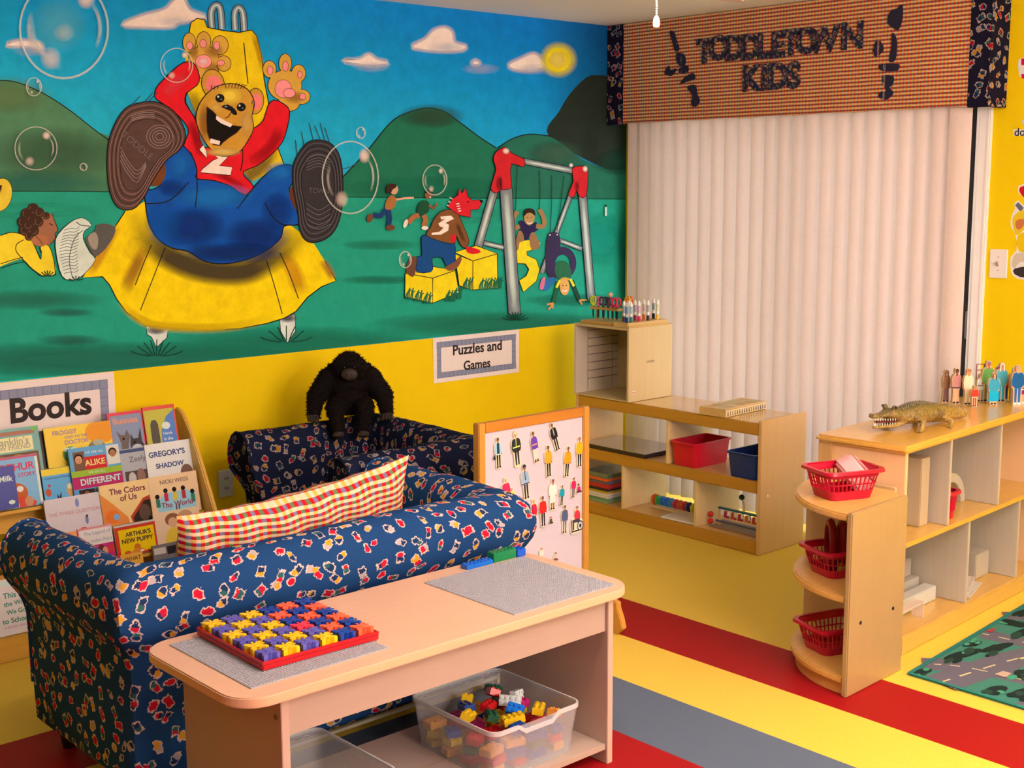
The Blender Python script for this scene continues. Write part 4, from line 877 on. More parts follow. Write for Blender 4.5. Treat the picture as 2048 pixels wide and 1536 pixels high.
for sx in (-1, 1):
    g = G(); g.ball((sx*.152, -.066, .014), (.024, .022, .014))
    for k in range(4): g.tube([(sx*.152+(k-1.5)*.011, -.078, .014), (sx*.152+(k-1.5)*.012, -.096+abs(k-1.5)*.003, .010), (sx*.152+(k-1.5)*.012, -.104+abs(k-1.5)*.004, -.002)], [.0065, .006, .005], 7)
    g.tube([(sx*.132, -.062, .012), (sx*.122, -.078, .006)], [.007, .0055], 7); g.obj('hand', m_skin, gr)
    g = G(); g.ball((sx*.050, -.135, -.052), (.024, .030, .018)); [g.ball((sx*.050+(k-2)*.009, -.163+abs(k-2)*.002, -.052), (.006, .008, .007), 8, 6) for k in range(5)]; g.obj('foot', m_skin, gr)
rnd = random.Random(3); g = G(); me = body.data; me.calc_loop_triangles()
for p in rnd.sample(list(me.polygons), min(2600, len(me.polygons))):
    c, n = p.center, p.normal; t = n.cross(Vector((rnd.random()-.5, rnd.random()-.5, rnd.random()-.5))).normalized()*.0022; d = (n*1.0+Vector((0, 0, -.6))+Vector((rnd.random()-.5, rnd.random()-.5, rnd.random()-.5))*.7).normalized()*(.007+.006*rnd.random())
    u = n.cross(t).normalized()*.0022
    g.add([c+t, c-t*.5+u, c-t*.5-u, c+d], [(0, 1, 3), (1, 2, 3), (2, 0, 3)])
tag(g.obj('fur', m_fur, gr), kind='stuff')
# ---------------------------------------------------------------- book rack and its picture books
m_rw = wood(ob(214, 150, 62, .9), 2, .4); m_rw2 = wood(ob(214, 150, 62, .9), 0, .4)
TIER = [(-.44, .092), (-.385, .165), (-.325, .255), (-.262, .362), (-.200, .475), (-.145, .592)]
rk = thing('book_rack', 'tiered wooden book display rack full of picture books under Books sign', 'book rack', (-3.05, -.24, 0))
RX0, RX1 = -.55, .46
side = smooth([(-.215, 0), (-.215, .13), (-.13, .34), (.02, .61), (.10, .715), (.15, .745), (.185, .71), (.19, .4), (.19, 0)], 3)
MY = Matrix(((0, 0, 1, 0), (1, 0, 0, 0), (0, 1, 0, 0), (0, 0, 0, 1)))
for x in (RX0, RX1): G().prism(side, x, x+.018, MY).obj('side_panel', m_rw, rk, bevel=.004)
G().box(RX0+.018, RX1, -.215, -.197, 0, .088).obj('plinth', m_rw2, rk, bevel=.003)
for i, (y, z) in enumerate(TIER):
    y += .24
    G().box(RX0+.019, RX1-.001, y-.016, min(y+.075, .17), z-.014, z-.002).obj('ledge', m_rw2, rk)
    if i: G().box(RX0+.019, RX1-.001, y+.045, y+.055, z-.1+.002, z-.0145).obj('riser', m_rw2, rk)
m_prt = painted('book_print', .35, False, .05, 50); m_page = P((.72, .62, .52), .8, .1, 200)
GB = 'picture books on the display rack'
_ti = {}
def inkm(c): return P(ob(*c), .45, .04, 60)
def book(label, tl, tr, tier, cover, shapes=(), texts=(), dy=0.0, zb=None, th=.007, lean=13):
    y, z = TIER[tier]; y += dy; z = zb if zb is not None else z
    a, b = hit(*tl, 1, y+.035), hit(*tr, 1, y+.035); zt = (a.z+b.z)/2
    w = b.x-a.x; h = (zt-z)/cos(R(lean)); t = thing('picture_book', label, 'book', (a.x, y, z), 0, GB); t.rotation_euler = (R(-lean), 0, 0)
    cm = P(ob(*cover), .35, .05, 40)
    G().box(0, w, -th, -th+.0012, 0, h).box(0, w, -.0012, 0, 0, h).box(0, .0015, -th, 0, 0, h).obj('cover', cm, t)
    G().box(.0016, w-.003, -th+.0013, -.0013, .003, h-.003).obj('page_block', m_page, t)
    cl = lambda t: min(.996, max(.004, t)); A = Art(lambda s, q: (cl(s)*w, -th, h*(1-cl(q))), (0, -1, 0), 5e-5, 2e-4, local=True)
    for f in shapes:
        if f[0] == 'r': A.fill([(f[1], f[2]), (f[3], f[2]), (f[3], f[4]), (f[1], f[4])], f[5])
        elif f[0] == 'e': A.ell(f[1], f[2], f[3], f[4], f[5])
        elif f[0] == 'p': A.fill(f[1], f[2], f[3] if len(f) > 3 else 0)
        elif f[0] == 'l': A.line(f[1], f[2], f[3], 3)
    if shapes: A.obj('cover_print', (m_prt, m_sf), t)
    for body, s, q, wd, col, bo in texts:
        text(body, frame((s*w, -th-A.h-.0003, h*(1-q)), (1, 0, 0), (0, 0, 1)), .05, inkm(col), t, wd*w, bo*.35, ext=.0001)
    return t
SKN, DKS, HR = (206, 140, 100), (130, 80, 55), (40, 26, 22)
def face(x, y, r, sk=SKN, hr=HR): return [('e', x, y-r*.35, r*1.1, r*1.15, hr), ('e', x, y, r*.85, r, sk), ('e', x-r*.3, y-.1*r, r*.1, r*.1, K), ('e', x+r*.3, y-.1*r, r*.1, r*.1, K), ('l', [(x-r*.3, y+r*.4), (x, y+r*.55), (x+r*.3, y+r*.4)], r*.14, (150, 40, 40))]
# top tier
book('teal picture book with cream title panel, leftmost on top tier', (-46, 866), (74, 851), 5, (96, 150, 140), [('r', 0, .07, .93, .16, (170, 110, 90)), ('r', .05, .20, .88, .52, (230, 205, 150)), ('r', 0, .56, .95, 1, (120, 80, 50)), ('e', .3, .7, .12, .12, (150, 100, 50)), ('e', .6, .72, .13, .14, (170, 110, 60)), ('e', .93, .05, .06, .06, (120, 170, 90))], [("Franklin's", .50, .30, .62, (150, 140, 110), .001), ('NEW FRIEND', .5, .43, .66, (150, 140, 110), .001)])
book('black book standing dark between the teal and the yellow book', (70, 863), (92, 861), 5, (34, 24, 24), [('r', .1, .05, .9, .12, (70, 50, 40))], (), .012)
book('yellow picture book with purple title and frogs on top tier', (84, 858), (217, 841), 5, (232, 180, 36), [('e', .85, .25, .25, .3, (232, 140, 44)), ('e', .75, .62, .13, .16, (130, 110, 90)), ('e', .78, .52, .08, .08, (170, 160, 130)), ('e', .35, .72, .12, .2, (110, 150, 90)), ('e', .30, .60, .05, .05, (210, 210, 190)), ('e', .40, .60, .05, .05, (210, 210, 190)), ('p', [(.3, .8), (.5, .78), (.5, 1), (.28, 1)], (100, 140, 160)), ('p', [(.6, .72), (.9, .68), (.92, .9), (.6, .9)], (226, 214, 206), 2)], [('FROGGY', .30, .16, .36, (150, 110, 150), .003), ('GOES TO THE', .46, .29, .34, (140, 120, 140), .002), ('DOCTOR', .46, .42, .36, (150, 110, 150), .003)], -.004)
book('red edged grey blue book with two animals on top tier', (212, 828), (281, 820), 5, (208, 40, 70), [('r', .07, .07, .97, 1, (136, 136, 156)), ('p', [(.2, .4), (.3, .5), (.42, .52), (.5, .4), (.58, .55), (.5, .75), (.45, 1), (.28, 1), (.3, .7)], (110, 90, 84)), ('p', [(.55, .75), (.6, .5), (.66, .62), (.8, .62), (.9, .38), (.9, .7), (.96, .8), (.85, .95), (.6, .95)], (70, 60, 60)), ('e', .74, .85, .16, .1, (190, 180, 176)), ('e', .38, .6, .03, .03, K), ('e', .68, .7, .03, .03, K)], [('Bunnies', .5, .2, .72, (220, 130, 100), .003)])
book('red bordered book with blue arch and grey tree, right end of top tier', (283, 816), (347, 808), 5, (212, 60, 54), [('r', .03, .08, .95, 1, (190, 170, 70)), ('p', [(.45, 1), (.5, .55), (.7, .25), (.95, .12), (.95, 1)], (94, 120, 176), 1), ('p', [(.18, .4), (.3, .3), (.42, .4), (.4, 1), (.2, 1)], (90, 76, 66), 2), ('e', .66, .45, .13, .08, (216, 206, 206))], [('Hands', .68, .62, .28, (220, 214, 210), .001), ('is the', .68, .74, .28, (220, 214, 210), .001), ('place', .7, .86, .28, (220, 214, 210), .001)])
# second tier
book('blue book with red title letters and reading bear, left of second tier', (-40, 921), (73, 909), 4, (110, 160, 190), [('r', .0, .0, 1, .05, (196, 90, 110)), ('r', .95, .05, 1, 1, (220, 210, 200)), ('e', .55, .72, .2, .2, (190, 90, 40)), ('e', .5, .64, .06, .06, (226, 214, 206)), ('e', .62, .64, .06, .06, (226, 214, 206)), ('p', [(.2, 1), (.3, .8), (.5, .78), (.8, .85), (.85, 1)], (212, 70, 50), 2), ('e', .45, .95, .12, .12, (226, 216, 210)), ('e', .75, .9, .08, .1, (196, 130, 96))], [("ARTHUR", .56, .22, .74, (200, 30, 70), .003), ('A STORY', .72, .38, .42, (190, 40, 90), .002)])
book('navy book with white lettering in front at the left edge', (-40, 938), (25, 932), 4, (20, 48, 130), [('e', .8, .85, .1, .05, (210, 214, 220))], [('Milk', .70, .30, .42, (214, 214, 220), .003)], -.012, .480)
book('sky blue book with yellow top band and small hares, second tier', (78, 941), (140, 930), 4, (70, 150, 190), [('r', 0, 0, 1, .2, (230, 190, 60)), ('e', .15, .7, .09, .12, (190, 80, 60)), ('e', .85, .7, .12, .2, (210, 150, 90)), ('e', .85, .6, .08, .08, (226, 200, 160)), ('p', [(.4, .95), (.42, .75), (.46, .9), (.55, .72), (.53, .95)], (30, 34, 50)), ('e', .2, .5, .04, .05, (190, 50, 70))], [('Come here Animals', .5, .28, .82, (40, 60, 120), .001)])
book('bright book with striped title bands and four small portraits', (135, 899), (236, 886), 4, (70, 140, 180), [('r', .25, .20, .72, .46, (200, 40, 44)), ('r', .0, .46, 1, .60, (150, 170, 50)), ('r', .0, .58, 1, .82, (180, 40, 90)), ('r', .08, .08, .30, .46, (120, 80, 60)), ('r', .74, .03, 1, .42, (214, 196, 180))] + face(.18, .24, .08) + face(.86, .2, .075, (170, 110, 80)) + [('r', .1, .84, .4, 1, (60, 36, 30)), ('r', .72, .84, .95, 1, (70, 44, 40))] + face(.25, .94, .07, DKS), [('WE ARE ALL', .5, .12, .36, (206, 214, 220), .002), ('ALIKE', .49, .33, .40, (230, 190, 110), .004), ('WE ARE ALL', .5, .52, .34, (200, 214, 150), .002), ('DIFFERENT', .55, .70, .80, (190, 196, 190), .004)], -.012)
book('grey book with thin title and photograph below, second tier', (236, 900), (290, 893), 4, (164, 154, 156), [('r', 0, .02, 1, .1, (70, 76, 110)), ('r', .1, .56, .98, 1, (86, 66, 60)), ('e', .35, .75, .14, .16, (190, 170, 160)), ('e', .68, .72, .15, .2, (140, 100, 84)), ('e', .75, .95, .2, .1, (206, 190, 180))], [('Zeely', .62, .28, .62, (90, 84, 96), .001)])
book('white book with slanted navy title, right end of second tier', (286, 890), (376, 879), 4, (222, 204, 200), [('e', .85, .82, .14, .22, (120, 84, 70)), ('l', [(.05, .95), (.3, .9), (.6, .95)], .03, (140, 170, 200))], [("GREGORY'S", .47, .27, .80, (40, 60, 110), .004), ('SHADOW', .50, .56, .62, (40, 60, 110), .004)], -.004)
# third tier
book('pale lilac book with tiny blue birds, third tier', (84, 1000), (197, 984), 3, (206, 182, 182), [('e', .57, .2, .035, .12, (130, 130, 170)), ('e', .70, .7, .03, .12, (120, 116, 150)), ('e', .71, .6, .02, .04, (60, 60, 80)), ('e', .62, .93, .06, .04, (200, 60, 70)), ('r', .985, 0, 1, 1, (90, 150, 120))], [('THE THREE QUESTIONS', .52, .44, .94, (190, 130, 130), .001)])
book('cream book with orange swirl and dark striped corner, third tier', (195, 974), (293, 956), 3, (232, 184, 120), [('p', [(0, .2), (.25, .5), (.5, .85), (.52, 1), (0, 1)], (226, 130, 60), 1), ('e', .2, .78, .14, .16, (232, 110, 40)), ('e', .27, .8, .06, .08, (130, 160, 190)), ('p', [(.55, .85), (.85, .45), (1, .4), (1, 1), (.58, 1)], (180, 60, 36)), ('p', [(.6, .9), (.86, .52), (1, .5), (1, 1), (.62, 1)], (50, 36, 30), 1), ('e', .85, .8, .12, .2, (96, 66, 54))], [('The Colors', .56, .20, .74, (120, 30, 60), .003), ('of Us', .56, .38, .34, (120, 30, 60), .003)], -.006)
book('peach book with row of paper children on blue, third tier', (293, 956), (390, 941), 3, (232, 182, 136), [('p', [(.12, .62), (.3, .45), (.7, .42), (.92, .5), (.9, .95), (.12, .98)], (150, 186, 200), 1)] + [x for i, c in enumerate(((60, 110, 90), (200, 40, 80), (220, 180, 60), (190, 50, 60), (50, 120, 90))) for x in (('e', .14+i*.18, .50-(.12 if 0 < i < 4 else 0), .045, .06, HR), ('r', .10+i*.18, .56-(.12 if 0 < i < 4 else 0), .18+i*.18, .76-(.12 if 0 < i < 4 else 0), c))], [('NICKI WEISS', .52, .17, .58, (110, 80, 60), .001), ('The World', .52, .74, .64, (150, 40, 70), .002), ('II', .52, .88, .08, (90, 40, 60), .001)], -.006)
# fourth tier
book('orange book half hidden by the loveseat arm, fourth tier', (112, 1067), (150, 1062), 2, (228, 140, 84), [('r', .2, .1, .9, .4, (232, 170, 120))])
book('white and magenta book with grey title, fourth tier', (151, 1058), (219, 1047), 2, (212, 130, 130), [('r', .04, .06, 1, .52, (226, 200, 196)), ('r', .04, .52, 1, .95, (190, 40, 110)), ('e', .62, .7, .10, .16, (90, 50, 40)), ('e', .72, .74, .08, .12, (214, 140, 110)), ('r', .8, .6, 1, .8, (206, 50, 60))], [('The Legend of', .55, .18, .78, (140, 150, 160), .001), ('the Indian Paint', .55, .40, .84, (140, 150, 160), .001)])
book('red bordered yellow book with black title, middle of fourth tier', (223, 1052), (305, 1038), 2, (196, 180, 170), [('r', .0, .06, 1, 1, (198, 56, 40)), ('r', .09, .16, .95, .93, (232, 184, 10)), ('e', .5, .78, .08, .12, (206, 110, 30)), ('e', .25, .9, .08, .06, (196, 90, 40)), ('p', [(.3, .93), (.45, .8), (.6, .82), (.72, .93)], (216, 130, 40)), ('e', .6, .91, .05, .03, (230, 214, 206))], [("ARTHUR'S", .56, .34, .62, (50, 24, 20), .004), ('NEW PUPPY', .52, .54, .76, (50, 24, 20), .004)], -.008)
book('cream book with two painted children hugging, right of fourth tier', (302, 1026), (394, 1013), 2, (230, 184, 146), [('e', .40, .25, .16, .18, (150, 90, 60)), ('e', .40, .33, .10, .14, (220, 160, 120)), ('e', .68, .24, .17, .2, (190, 140, 100)), ('e', .66, .34, .11, .15, (224, 170, 130)), ('p', [(.25, .6), (.35, .48), (.52, .52), (.55, .9), (.2, .95)], (226, 180, 60), 2), ('p', [(.55, .6), (.66, .5), (.85, .6), (.9, .95), (.5, .95)], (220, 170, 150), 2)])
# fifth tier and the bottom
book('yellow book reading WHAT low beside the loveseat back', (236, 1110), (280, 1102), 1, (226, 160, 50), [], [('WHAT', .55, .18, .74, (90, 60, 30), .002)])
book('dark grey book lying low at the right end of the rack', (300, 1090), (352, 1083), 1, (110, 96, 96), [('r', .05, .1, .5, .3, (190, 170, 160)), ('r', .55, .1, .95, .35, (40, 34, 36))])
book('white book with green title on the bottom tier at left edge', (-62, 1166), (50, 1160), 0, (226, 200, 196), [('r', .3, .03, .95, .12, (206, 206, 206))], [('This is', .74, .30, .36, (50, 130, 110), .003), ('the Way', .76, .45, .42, (50, 130, 110), .003), ('We Go', .76, .60, .36, (50, 130, 110), .003), ('to School', .74, .75, .50, (50, 130, 110), .003), ('A BOOK ABOUT', .74, .86, .46, (200, 130, 170), .001)])
# ---------------------------------------------------------------- toy table
m_top = wood(ob(238, 172, 132, 1.22), 0, .38, .05, .1); m_lam = wood(ob(226, 178, 150, 1.72), 0, .45, .04, .05); m_lamv = wood(ob(222, 170, 142, 1.4), 2, .45, .04, .05); m_edge = wood(ob(226, 160, 116), 0, .4, .06, .1)
tb = thing('toy_table', 'low maple toy table with rounded top and open lower shelf', 'table', (-3.055, -2.19, 0))
def rrect(x0, x1, y0, y1, r, n=7):
    out = []
    for cx, cy, a in ((x1-r, y1-r, 0), (x0+r, y1-r, 90), (x0+r, y0+r, 180), (x1-r, y0+r, 270)):
        out += [(cx+r*cos(R(a+90*k/n)), cy+r*sin(R(a+90*k/n))) for k in range(n+1)]
    return out
TX, TY = -3.055, -2.19
G().prism(rrect(-.636, .636, -.246, .246, .085), .490, .515, sm=True).obj('tabletop', m_top, tb, bevel=.003)
G().prism(rrect(-.6362, .6362, -.2462, .2462, .085), .495, .510, sm=True).obj('edge_band', m_edge, tb)
for x in (-.52, .543): G().box(x, x+.022, -.222, .238, 0, .4898).obj('end_panel', m_lamv, tb, bevel=.0015)
for y in (-.212, .205): G().box(-.4978, .5428, y, y+.018, .392, .4898).obj('apron', m_lam, tb, bevel=.001)
G().box(-.4978, .5428, -.215, .250, .042, .060).obj('bottom_shelf', m_lam, tb, bevel=.001)
for x in (-.497,): G().box(-.4978, .5428, .012, .0135, .0601, .0606).obj('shelf_seam', P(ob(150, 110, 90), .6), tb)
G().lathe([(.001, 0), (.007, .0), (.007, .002), (.001, .0025)], 12, Matrix.Translation((-.5202, -.20, .44)) @ Matrix.Rotation(R(-90), 4, 'Y')).obj('screw_cap', P(ob(120, 80, 66), .35), tb)
m_gry = P(ob(168, 150, 146), .45, .05, 80)
def plate(label, cx, cy):
    p = thing('baseplate', label, 'baseplate', (cx, cy, .5155), 0, 'building plates on the toy table')
    G().box(-.192, .192, -.192, .192, 0, .0016).obj('sheet', m_gry, p); g = G(); n = 48
    ring = [(.0025*cos(pi*k/3), .0025*sin(pi*k/3)) for k in range(6)]
    for i in range(n):
        for j in range(n):
            x, y = (i-n/2+.5)*.008, (j-n/2+.5)*.008
            g.add([(x+a, y+b, .0016) for a, b in ring] + [(x+a, y+b, .0034) for a, b in ring], [(k, (k+1) % 6, 6+(k+1) % 6, 6+k) for k in range(6)] + [(6, 7, 8, 9, 10, 11)])
    tag(g.obj('studs', m_gry, p), kind='stuff'); return p
plate('grey studded baseplate under the red gear tray, left end of the table', -3.435, -2.182); plate('bare grey studded baseplate at the right end of the toy table', -2.660, -2.207)
tray = thing('gear_tray', 'square red tray holding interlocking gear tiles on the toy table', 'tray', (-3.388, -2.148, .5193), R(-1.5))
m_red = P(ob(188, 16, 24), .35, .05, 60)
G().box(-.163, .163, -.163, .163, 0, .014).obj('base', m_red, tray, bevel=.002)
g = G()
for a in ((-.163, .163, -.163, -.159), (-.163, .163, .159, .163), (-.163, -.159, -.159, .159), (.159, .163, -.159, .159)): g.box(*a, .014, .021)
g.obj('rim', m_red, tray)
GC = {'yellow': (240, 178, 20), 'purple': (96, 84, 156), 'orange red': (246, 92, 54), 'navy blue': (24, 58, 134), 'pink red': (240, 54, 70)}
LAY = ['YPYPYP', 'PYPYPY', 'YPYPYP', 'NONRPY', 'ONONON', 'NONONO']; NM = {'Y': 'yellow', 'P': 'purple', 'O': 'orange red', 'N': 'navy blue', 'R': 'pink red'}
n = 72; prof = [(lambda t: (lambda r: (r*cos(t), r*sin(t)))(.0150+.0150*max(0, cos(4*(t-pi/4)))**.6+.0009*cos(24*t)))(2*pi*k/n) for k in range(n)]
prof8 = prof; gm = {}
ORD = ['first', 'second', 'third', 'fourth', 'fifth', 'sixth']
for ci, col in enumerate(LAY):
    for ri, ch in enumerate(col):
        x, y = (ci-2.5)*.0528, (2.5-ri)*.0528; loc = tray.matrix_basis @ Vector((x, y, .0143))
        lab = f'{NM[ch]} gear tile, {ORD[ci]} from the left in the {ORD[5-ri]} row from the table front'
        if ch not in gm:
            t = thing('gear_tile', lab, 'gear tile', loc, R(-1.5), 'gear tiles on the red tray'); mm = P(ob(*GC[NM[ch]]), .28, .05, 60)
            G().prism(prof, 0, .019, sm=True).obj('gear', mm, t, sharp=35)
            g = G(); [g.cyl((.019*cos(pi/2*k), .019*sin(pi/2*k), .0190), (.019*cos(pi/2*k), .019*sin(pi/2*k), .0208), .0035, n=8) for k in range(4)]
            g.cyl((0, 0, .019), (0, 0, .0205), .006, n=10); tag(g.obj('studs', mm, t), kind='stuff'); gm[ch] = t
        else: dup(gm[ch], loc, lab)
def brick(label, cat_col, nx, ny, loc, rot=(0, 0, 0), p=.016, h=.0165, trans=False, group=None, name='toy_brick'):
    b = thing(name, label, 'toy brick', loc, 0, group); b.rotation_euler = rot; mm = P(ob(*cat_col), .22, .04, 60)
    w, d, t = nx*p/2, ny*p/2, .0016; g = G()
    g.box(-w, w, -d, d, h-.002, h).box(-w, -w+t, -d, d, 0, h-.002).box(w-t, w, -d, d, 0, h-.002).box(-w+t, w-t, -d, -d+t, 0, h-.002).box(-w+t, w-t, d-t, d, 0, h-.002)
    g.obj('body', mm, b); g = G()
    for i in range(nx):
        for j in range(ny): g.cyl(((i-nx/2+.5)*p, (j-ny/2+.5)*p, h), ((i-nx/2+.5)*p, (j-ny/2+.5)*p, h+.0036), .0049*p/.016, n=10)
    tag(g.obj('studs', mm, b), kind='stuff'); return b
brick('flat blue brick at the left of the row behind the bare baseplate', (24, 92, 170), 7, 2, (-2.632, -1.990, .5155), p=.0145, h=.012)
brick('green brick with shiny studs, middle of the row behind the baseplate', (24, 110, 62), 6, 2, (-2.532, -1.988, .5155), p=.0150, h=.028)
brick('small blue brick right of the green brick on the table edge', (20, 74, 170), 2, 2, (-2.468, -1.990, .5155), p=.0165, h=.022)
# clear bins on the lower shelf
m_clr = glossy_clear(ob(200, 180, 172), .3, .30); m_clr2 = glossy_clear(ob(225, 205, 196), .25, .62)
def bin_(label, x0, x1, y0, y1, z0, z1):
    b = thing('clear_bin', label, 'bin', ((x0+x1)/2, (y0+y1)/2, z0), 0, 'clear plastic bins under the toy table'); w, d, h = (x1-x0)/2, (y1-y0)/2, z1-z0
    def rg(q, z, o=0): return [(x, y, z) for x, y in rrect(-w*q-o, w*q+o, -d*q-o, d*q+o, .03, 4)]
    G().loft([rg(.90, .0015), rg(.985, h-.004)], False, True).loft([rg(.985, h-.004, -.002), rg(.90, .0035, -.002)], False, True).obj('walls', m_clr, b)
    G().prism(rrect(-w*.90, w*.90, -d*.90, d*.90, .03, 4), 0, .0018).obj('floor_panel', m_clr, b)
    def rim_(w_, d_, r): 
        q = rrect(-w_, w_, -d_, d_, r, 4); i = max(k for k in range(len(q)) if q[k][0] < 0 and q[k][1] < -d_*.9)
        return q[:i+1] + [(x, -d_) for x in (-.075, -.062, -.050, 0, .050, .062, .075)] + q[i+1:]
    g = G(); a, c = rim_(w*.985-.002, d*.985-.002, .03), rim_(w, d, .032)
    def dip(x, y, z): return z-(.018 if y < -d*.9 and abs(x) < .055 else (.009 if y < -d*.9 and abs(x) < .07 else 0))
    g.loft([[(x, y, dip(x, y, h-.0035)) for x, y in a], [(x, y, dip(x, y, h)) for x, y in a], [(x, y, dip(x, y, h)) for x, y in c], [(x, y, dip(x, y, h-.012)) for x, y in c]], False, True, sm=False); g.obj('rim', m_clr2, b)
    return b
bin_('clear plastic bin of toy bricks on the table shelf', -2.925, -2.592, -2.395, -2.028, .0608, .205)
bin_('empty clear plastic bin at the left of the table shelf', -3.545, -3.230, -2.395, -2.028, .0608, .205)
PLB = [('yellow', (236, 176, 24)), ('navy blue', (30, 60, 120)), ('red', (206, 28, 28)), ('dark green', (28, 76, 48)), ('white', (226, 214, 206)), ('bright blue', (30, 110, 190)), ('magenta', (180, 30, 90)), ('orange', (226, 140, 50))]
# (colour, studs x, y, px-like place in bin: u 0..1 left to right, w 0..1 front to back, height, rotation)
TOPB = [(0, 3, 2, .17, .55, .118, (20, 10, 30)), (1, 4, 2, .34, .74, .112, (0, 12, 70)), (0, 2, 2, .46, .86, .118, (10, 20, 45)), (2, 3, 2, .52, .62, .112, (8, 0, 20)), (2, 3, 2, .67, .72, .132, (25, 20, 70)), (3, 3, 2, .80, .84, .122, (0, 20, 10)), (3, 3, 2, .36, .42, .114, (15, 0, 60)), (0, 4, 2, .49, .24, .112, (0, -8, -20)), (1, 3, 2, .40, .10, .106, (10, 0, 5)), (5, 3, 2, .66, .38, .118, (40, 10, -60)), (4, 4, 2, .74, .52, .130, (70, 0, -55)), (4, 3, 2, .88, .62, .126, (80, 10, 20)), (6, 2, 2, .84, .46, .112, (0, 0, 10)), (0, 4, 2, .84, .24, .114, (6, 6, 40)), (7, 2, 2, .93, .12, .108, (0, 20, 20))]
WH = ['at the left wall', 'at the back left', 'at the back', 'in the middle', 'on top of the heap', 'at the back right', 'left of the yellow pair', 'near the front rim', 'at the front left', 'under the white ones', 'leaning on the heap', 'standing at the right back', 'beneath the white ones', 'at the front right', 'in the front right corner']
for (c, nx, ny, u, w, z, r), wh in zip(TOPB, WH):
    brick(f'{PLB[c][0]} toy brick {wh} of the clear bin', PLB[c][1], nx, ny, (-2.895+.272*u, -2.365+.305*w, .0608+z-.012), tuple(R(a) for a in r), p=.0155, h=.019, group='toy bricks in the clear bin')
rnd = random.Random(11); k = 0
for layer in range(3):
    for i in range(4):
        for j in range(4):
            c = PLB[[0, 7, 2, 3, 1, 0, 6, 7][rnd.randrange(8)]]; nx = rnd.choice((2, 3))
            brick(f'{c[0]} toy brick in the clear bin, {("bottom", "middle", "upper")[layer]} layer, {ORD[i]} across, {ORD[j]} back', c[1], nx, 2, (-2.872+.0745*i+rnd.uniform(-.006, .006), -2.330+.080*j+rnd.uniform(-.006, .006), .0640+layer*.0262+.001), (0, 0, rnd.choice((0, 1.57, .4, 1.2)) if nx == 2 else rnd.choice((0, .2, -.2))), p=.0195, h=.019, group='toy bricks deep in the clear bin')
# ---------------------------------------------------------------- magnet board with its people
m_oak = wood(ob(204, 130, 52), 2, .4); m_oakx = wood(ob(196, 112, 38), 0, .4)
YB = -1.515
bx0 = hit(958, 848, 1, YB).x; bx1 = hit(1179, 1000, 1, YB).x; bz1 = (hit(958, 848, 1, YB).z+hit(1168, 815, 1, YB).z)/2
mb = thing('magnet_board', 'white magnet board in an oak frame standing on feet beside the loveseat', 'magnet board', ((bx0+bx1)/2, YB, 0)); bw = (bx1-bx0)/2
for x in (-bw, bw-.030): G().box(x, x+.030, -.0, .034, .06, bz1).obj('stile', m_oak, mb, bevel=.003)
G().box(-bw+.0302, bw-.0302, .002, .032, bz1-.036, bz1-.001).obj('top_rail', m_oakx, mb, bevel=.003)
G().box(-bw+.0302, bw-.0302, .002, .032, .10, .14).obj('bottom_rail', m_oakx, mb, bevel=.003)
G().box(-bw+.0302, bw-.0302, .010, .024, .1402, bz1-.0362).obj('board', P(ob(244, 210, 212, 1.5), .3, .02, 20), mb)
for x in (-bw+.002, bw-.028):
    G().prism(smooth([(-.17, 0), (-.17, .10), (-.15, .125), (0, .13), (.18, .125), (.20, .10), (.20, 0)], 3), x, x+.026, MY).obj('foot', m_oak, mb, bevel=.003)
m_back = P(ob(232, 196, 160), .6, .08, 90); m_fig = painted('figure_print', .4, False, .05, 80)
def outline(st):
    h = st.get('hat'); w = st.get('w', 1.0); lo = st.get('low', .11)*w
    L_ = [(0, 1.02 if not h else 1.06), (.055, 1.0), (.075, .93), (.06, .86), (.14*w, .81), (.175*w, .70), (.165*w, .55), (.155*w, .44), (.12*w, .40), (max(lo, .10), .2), (max(lo, .105), .04), (.09, -.02)]
    return L_ + [(-x, y) for x, y in L_[::-1][:-1]]
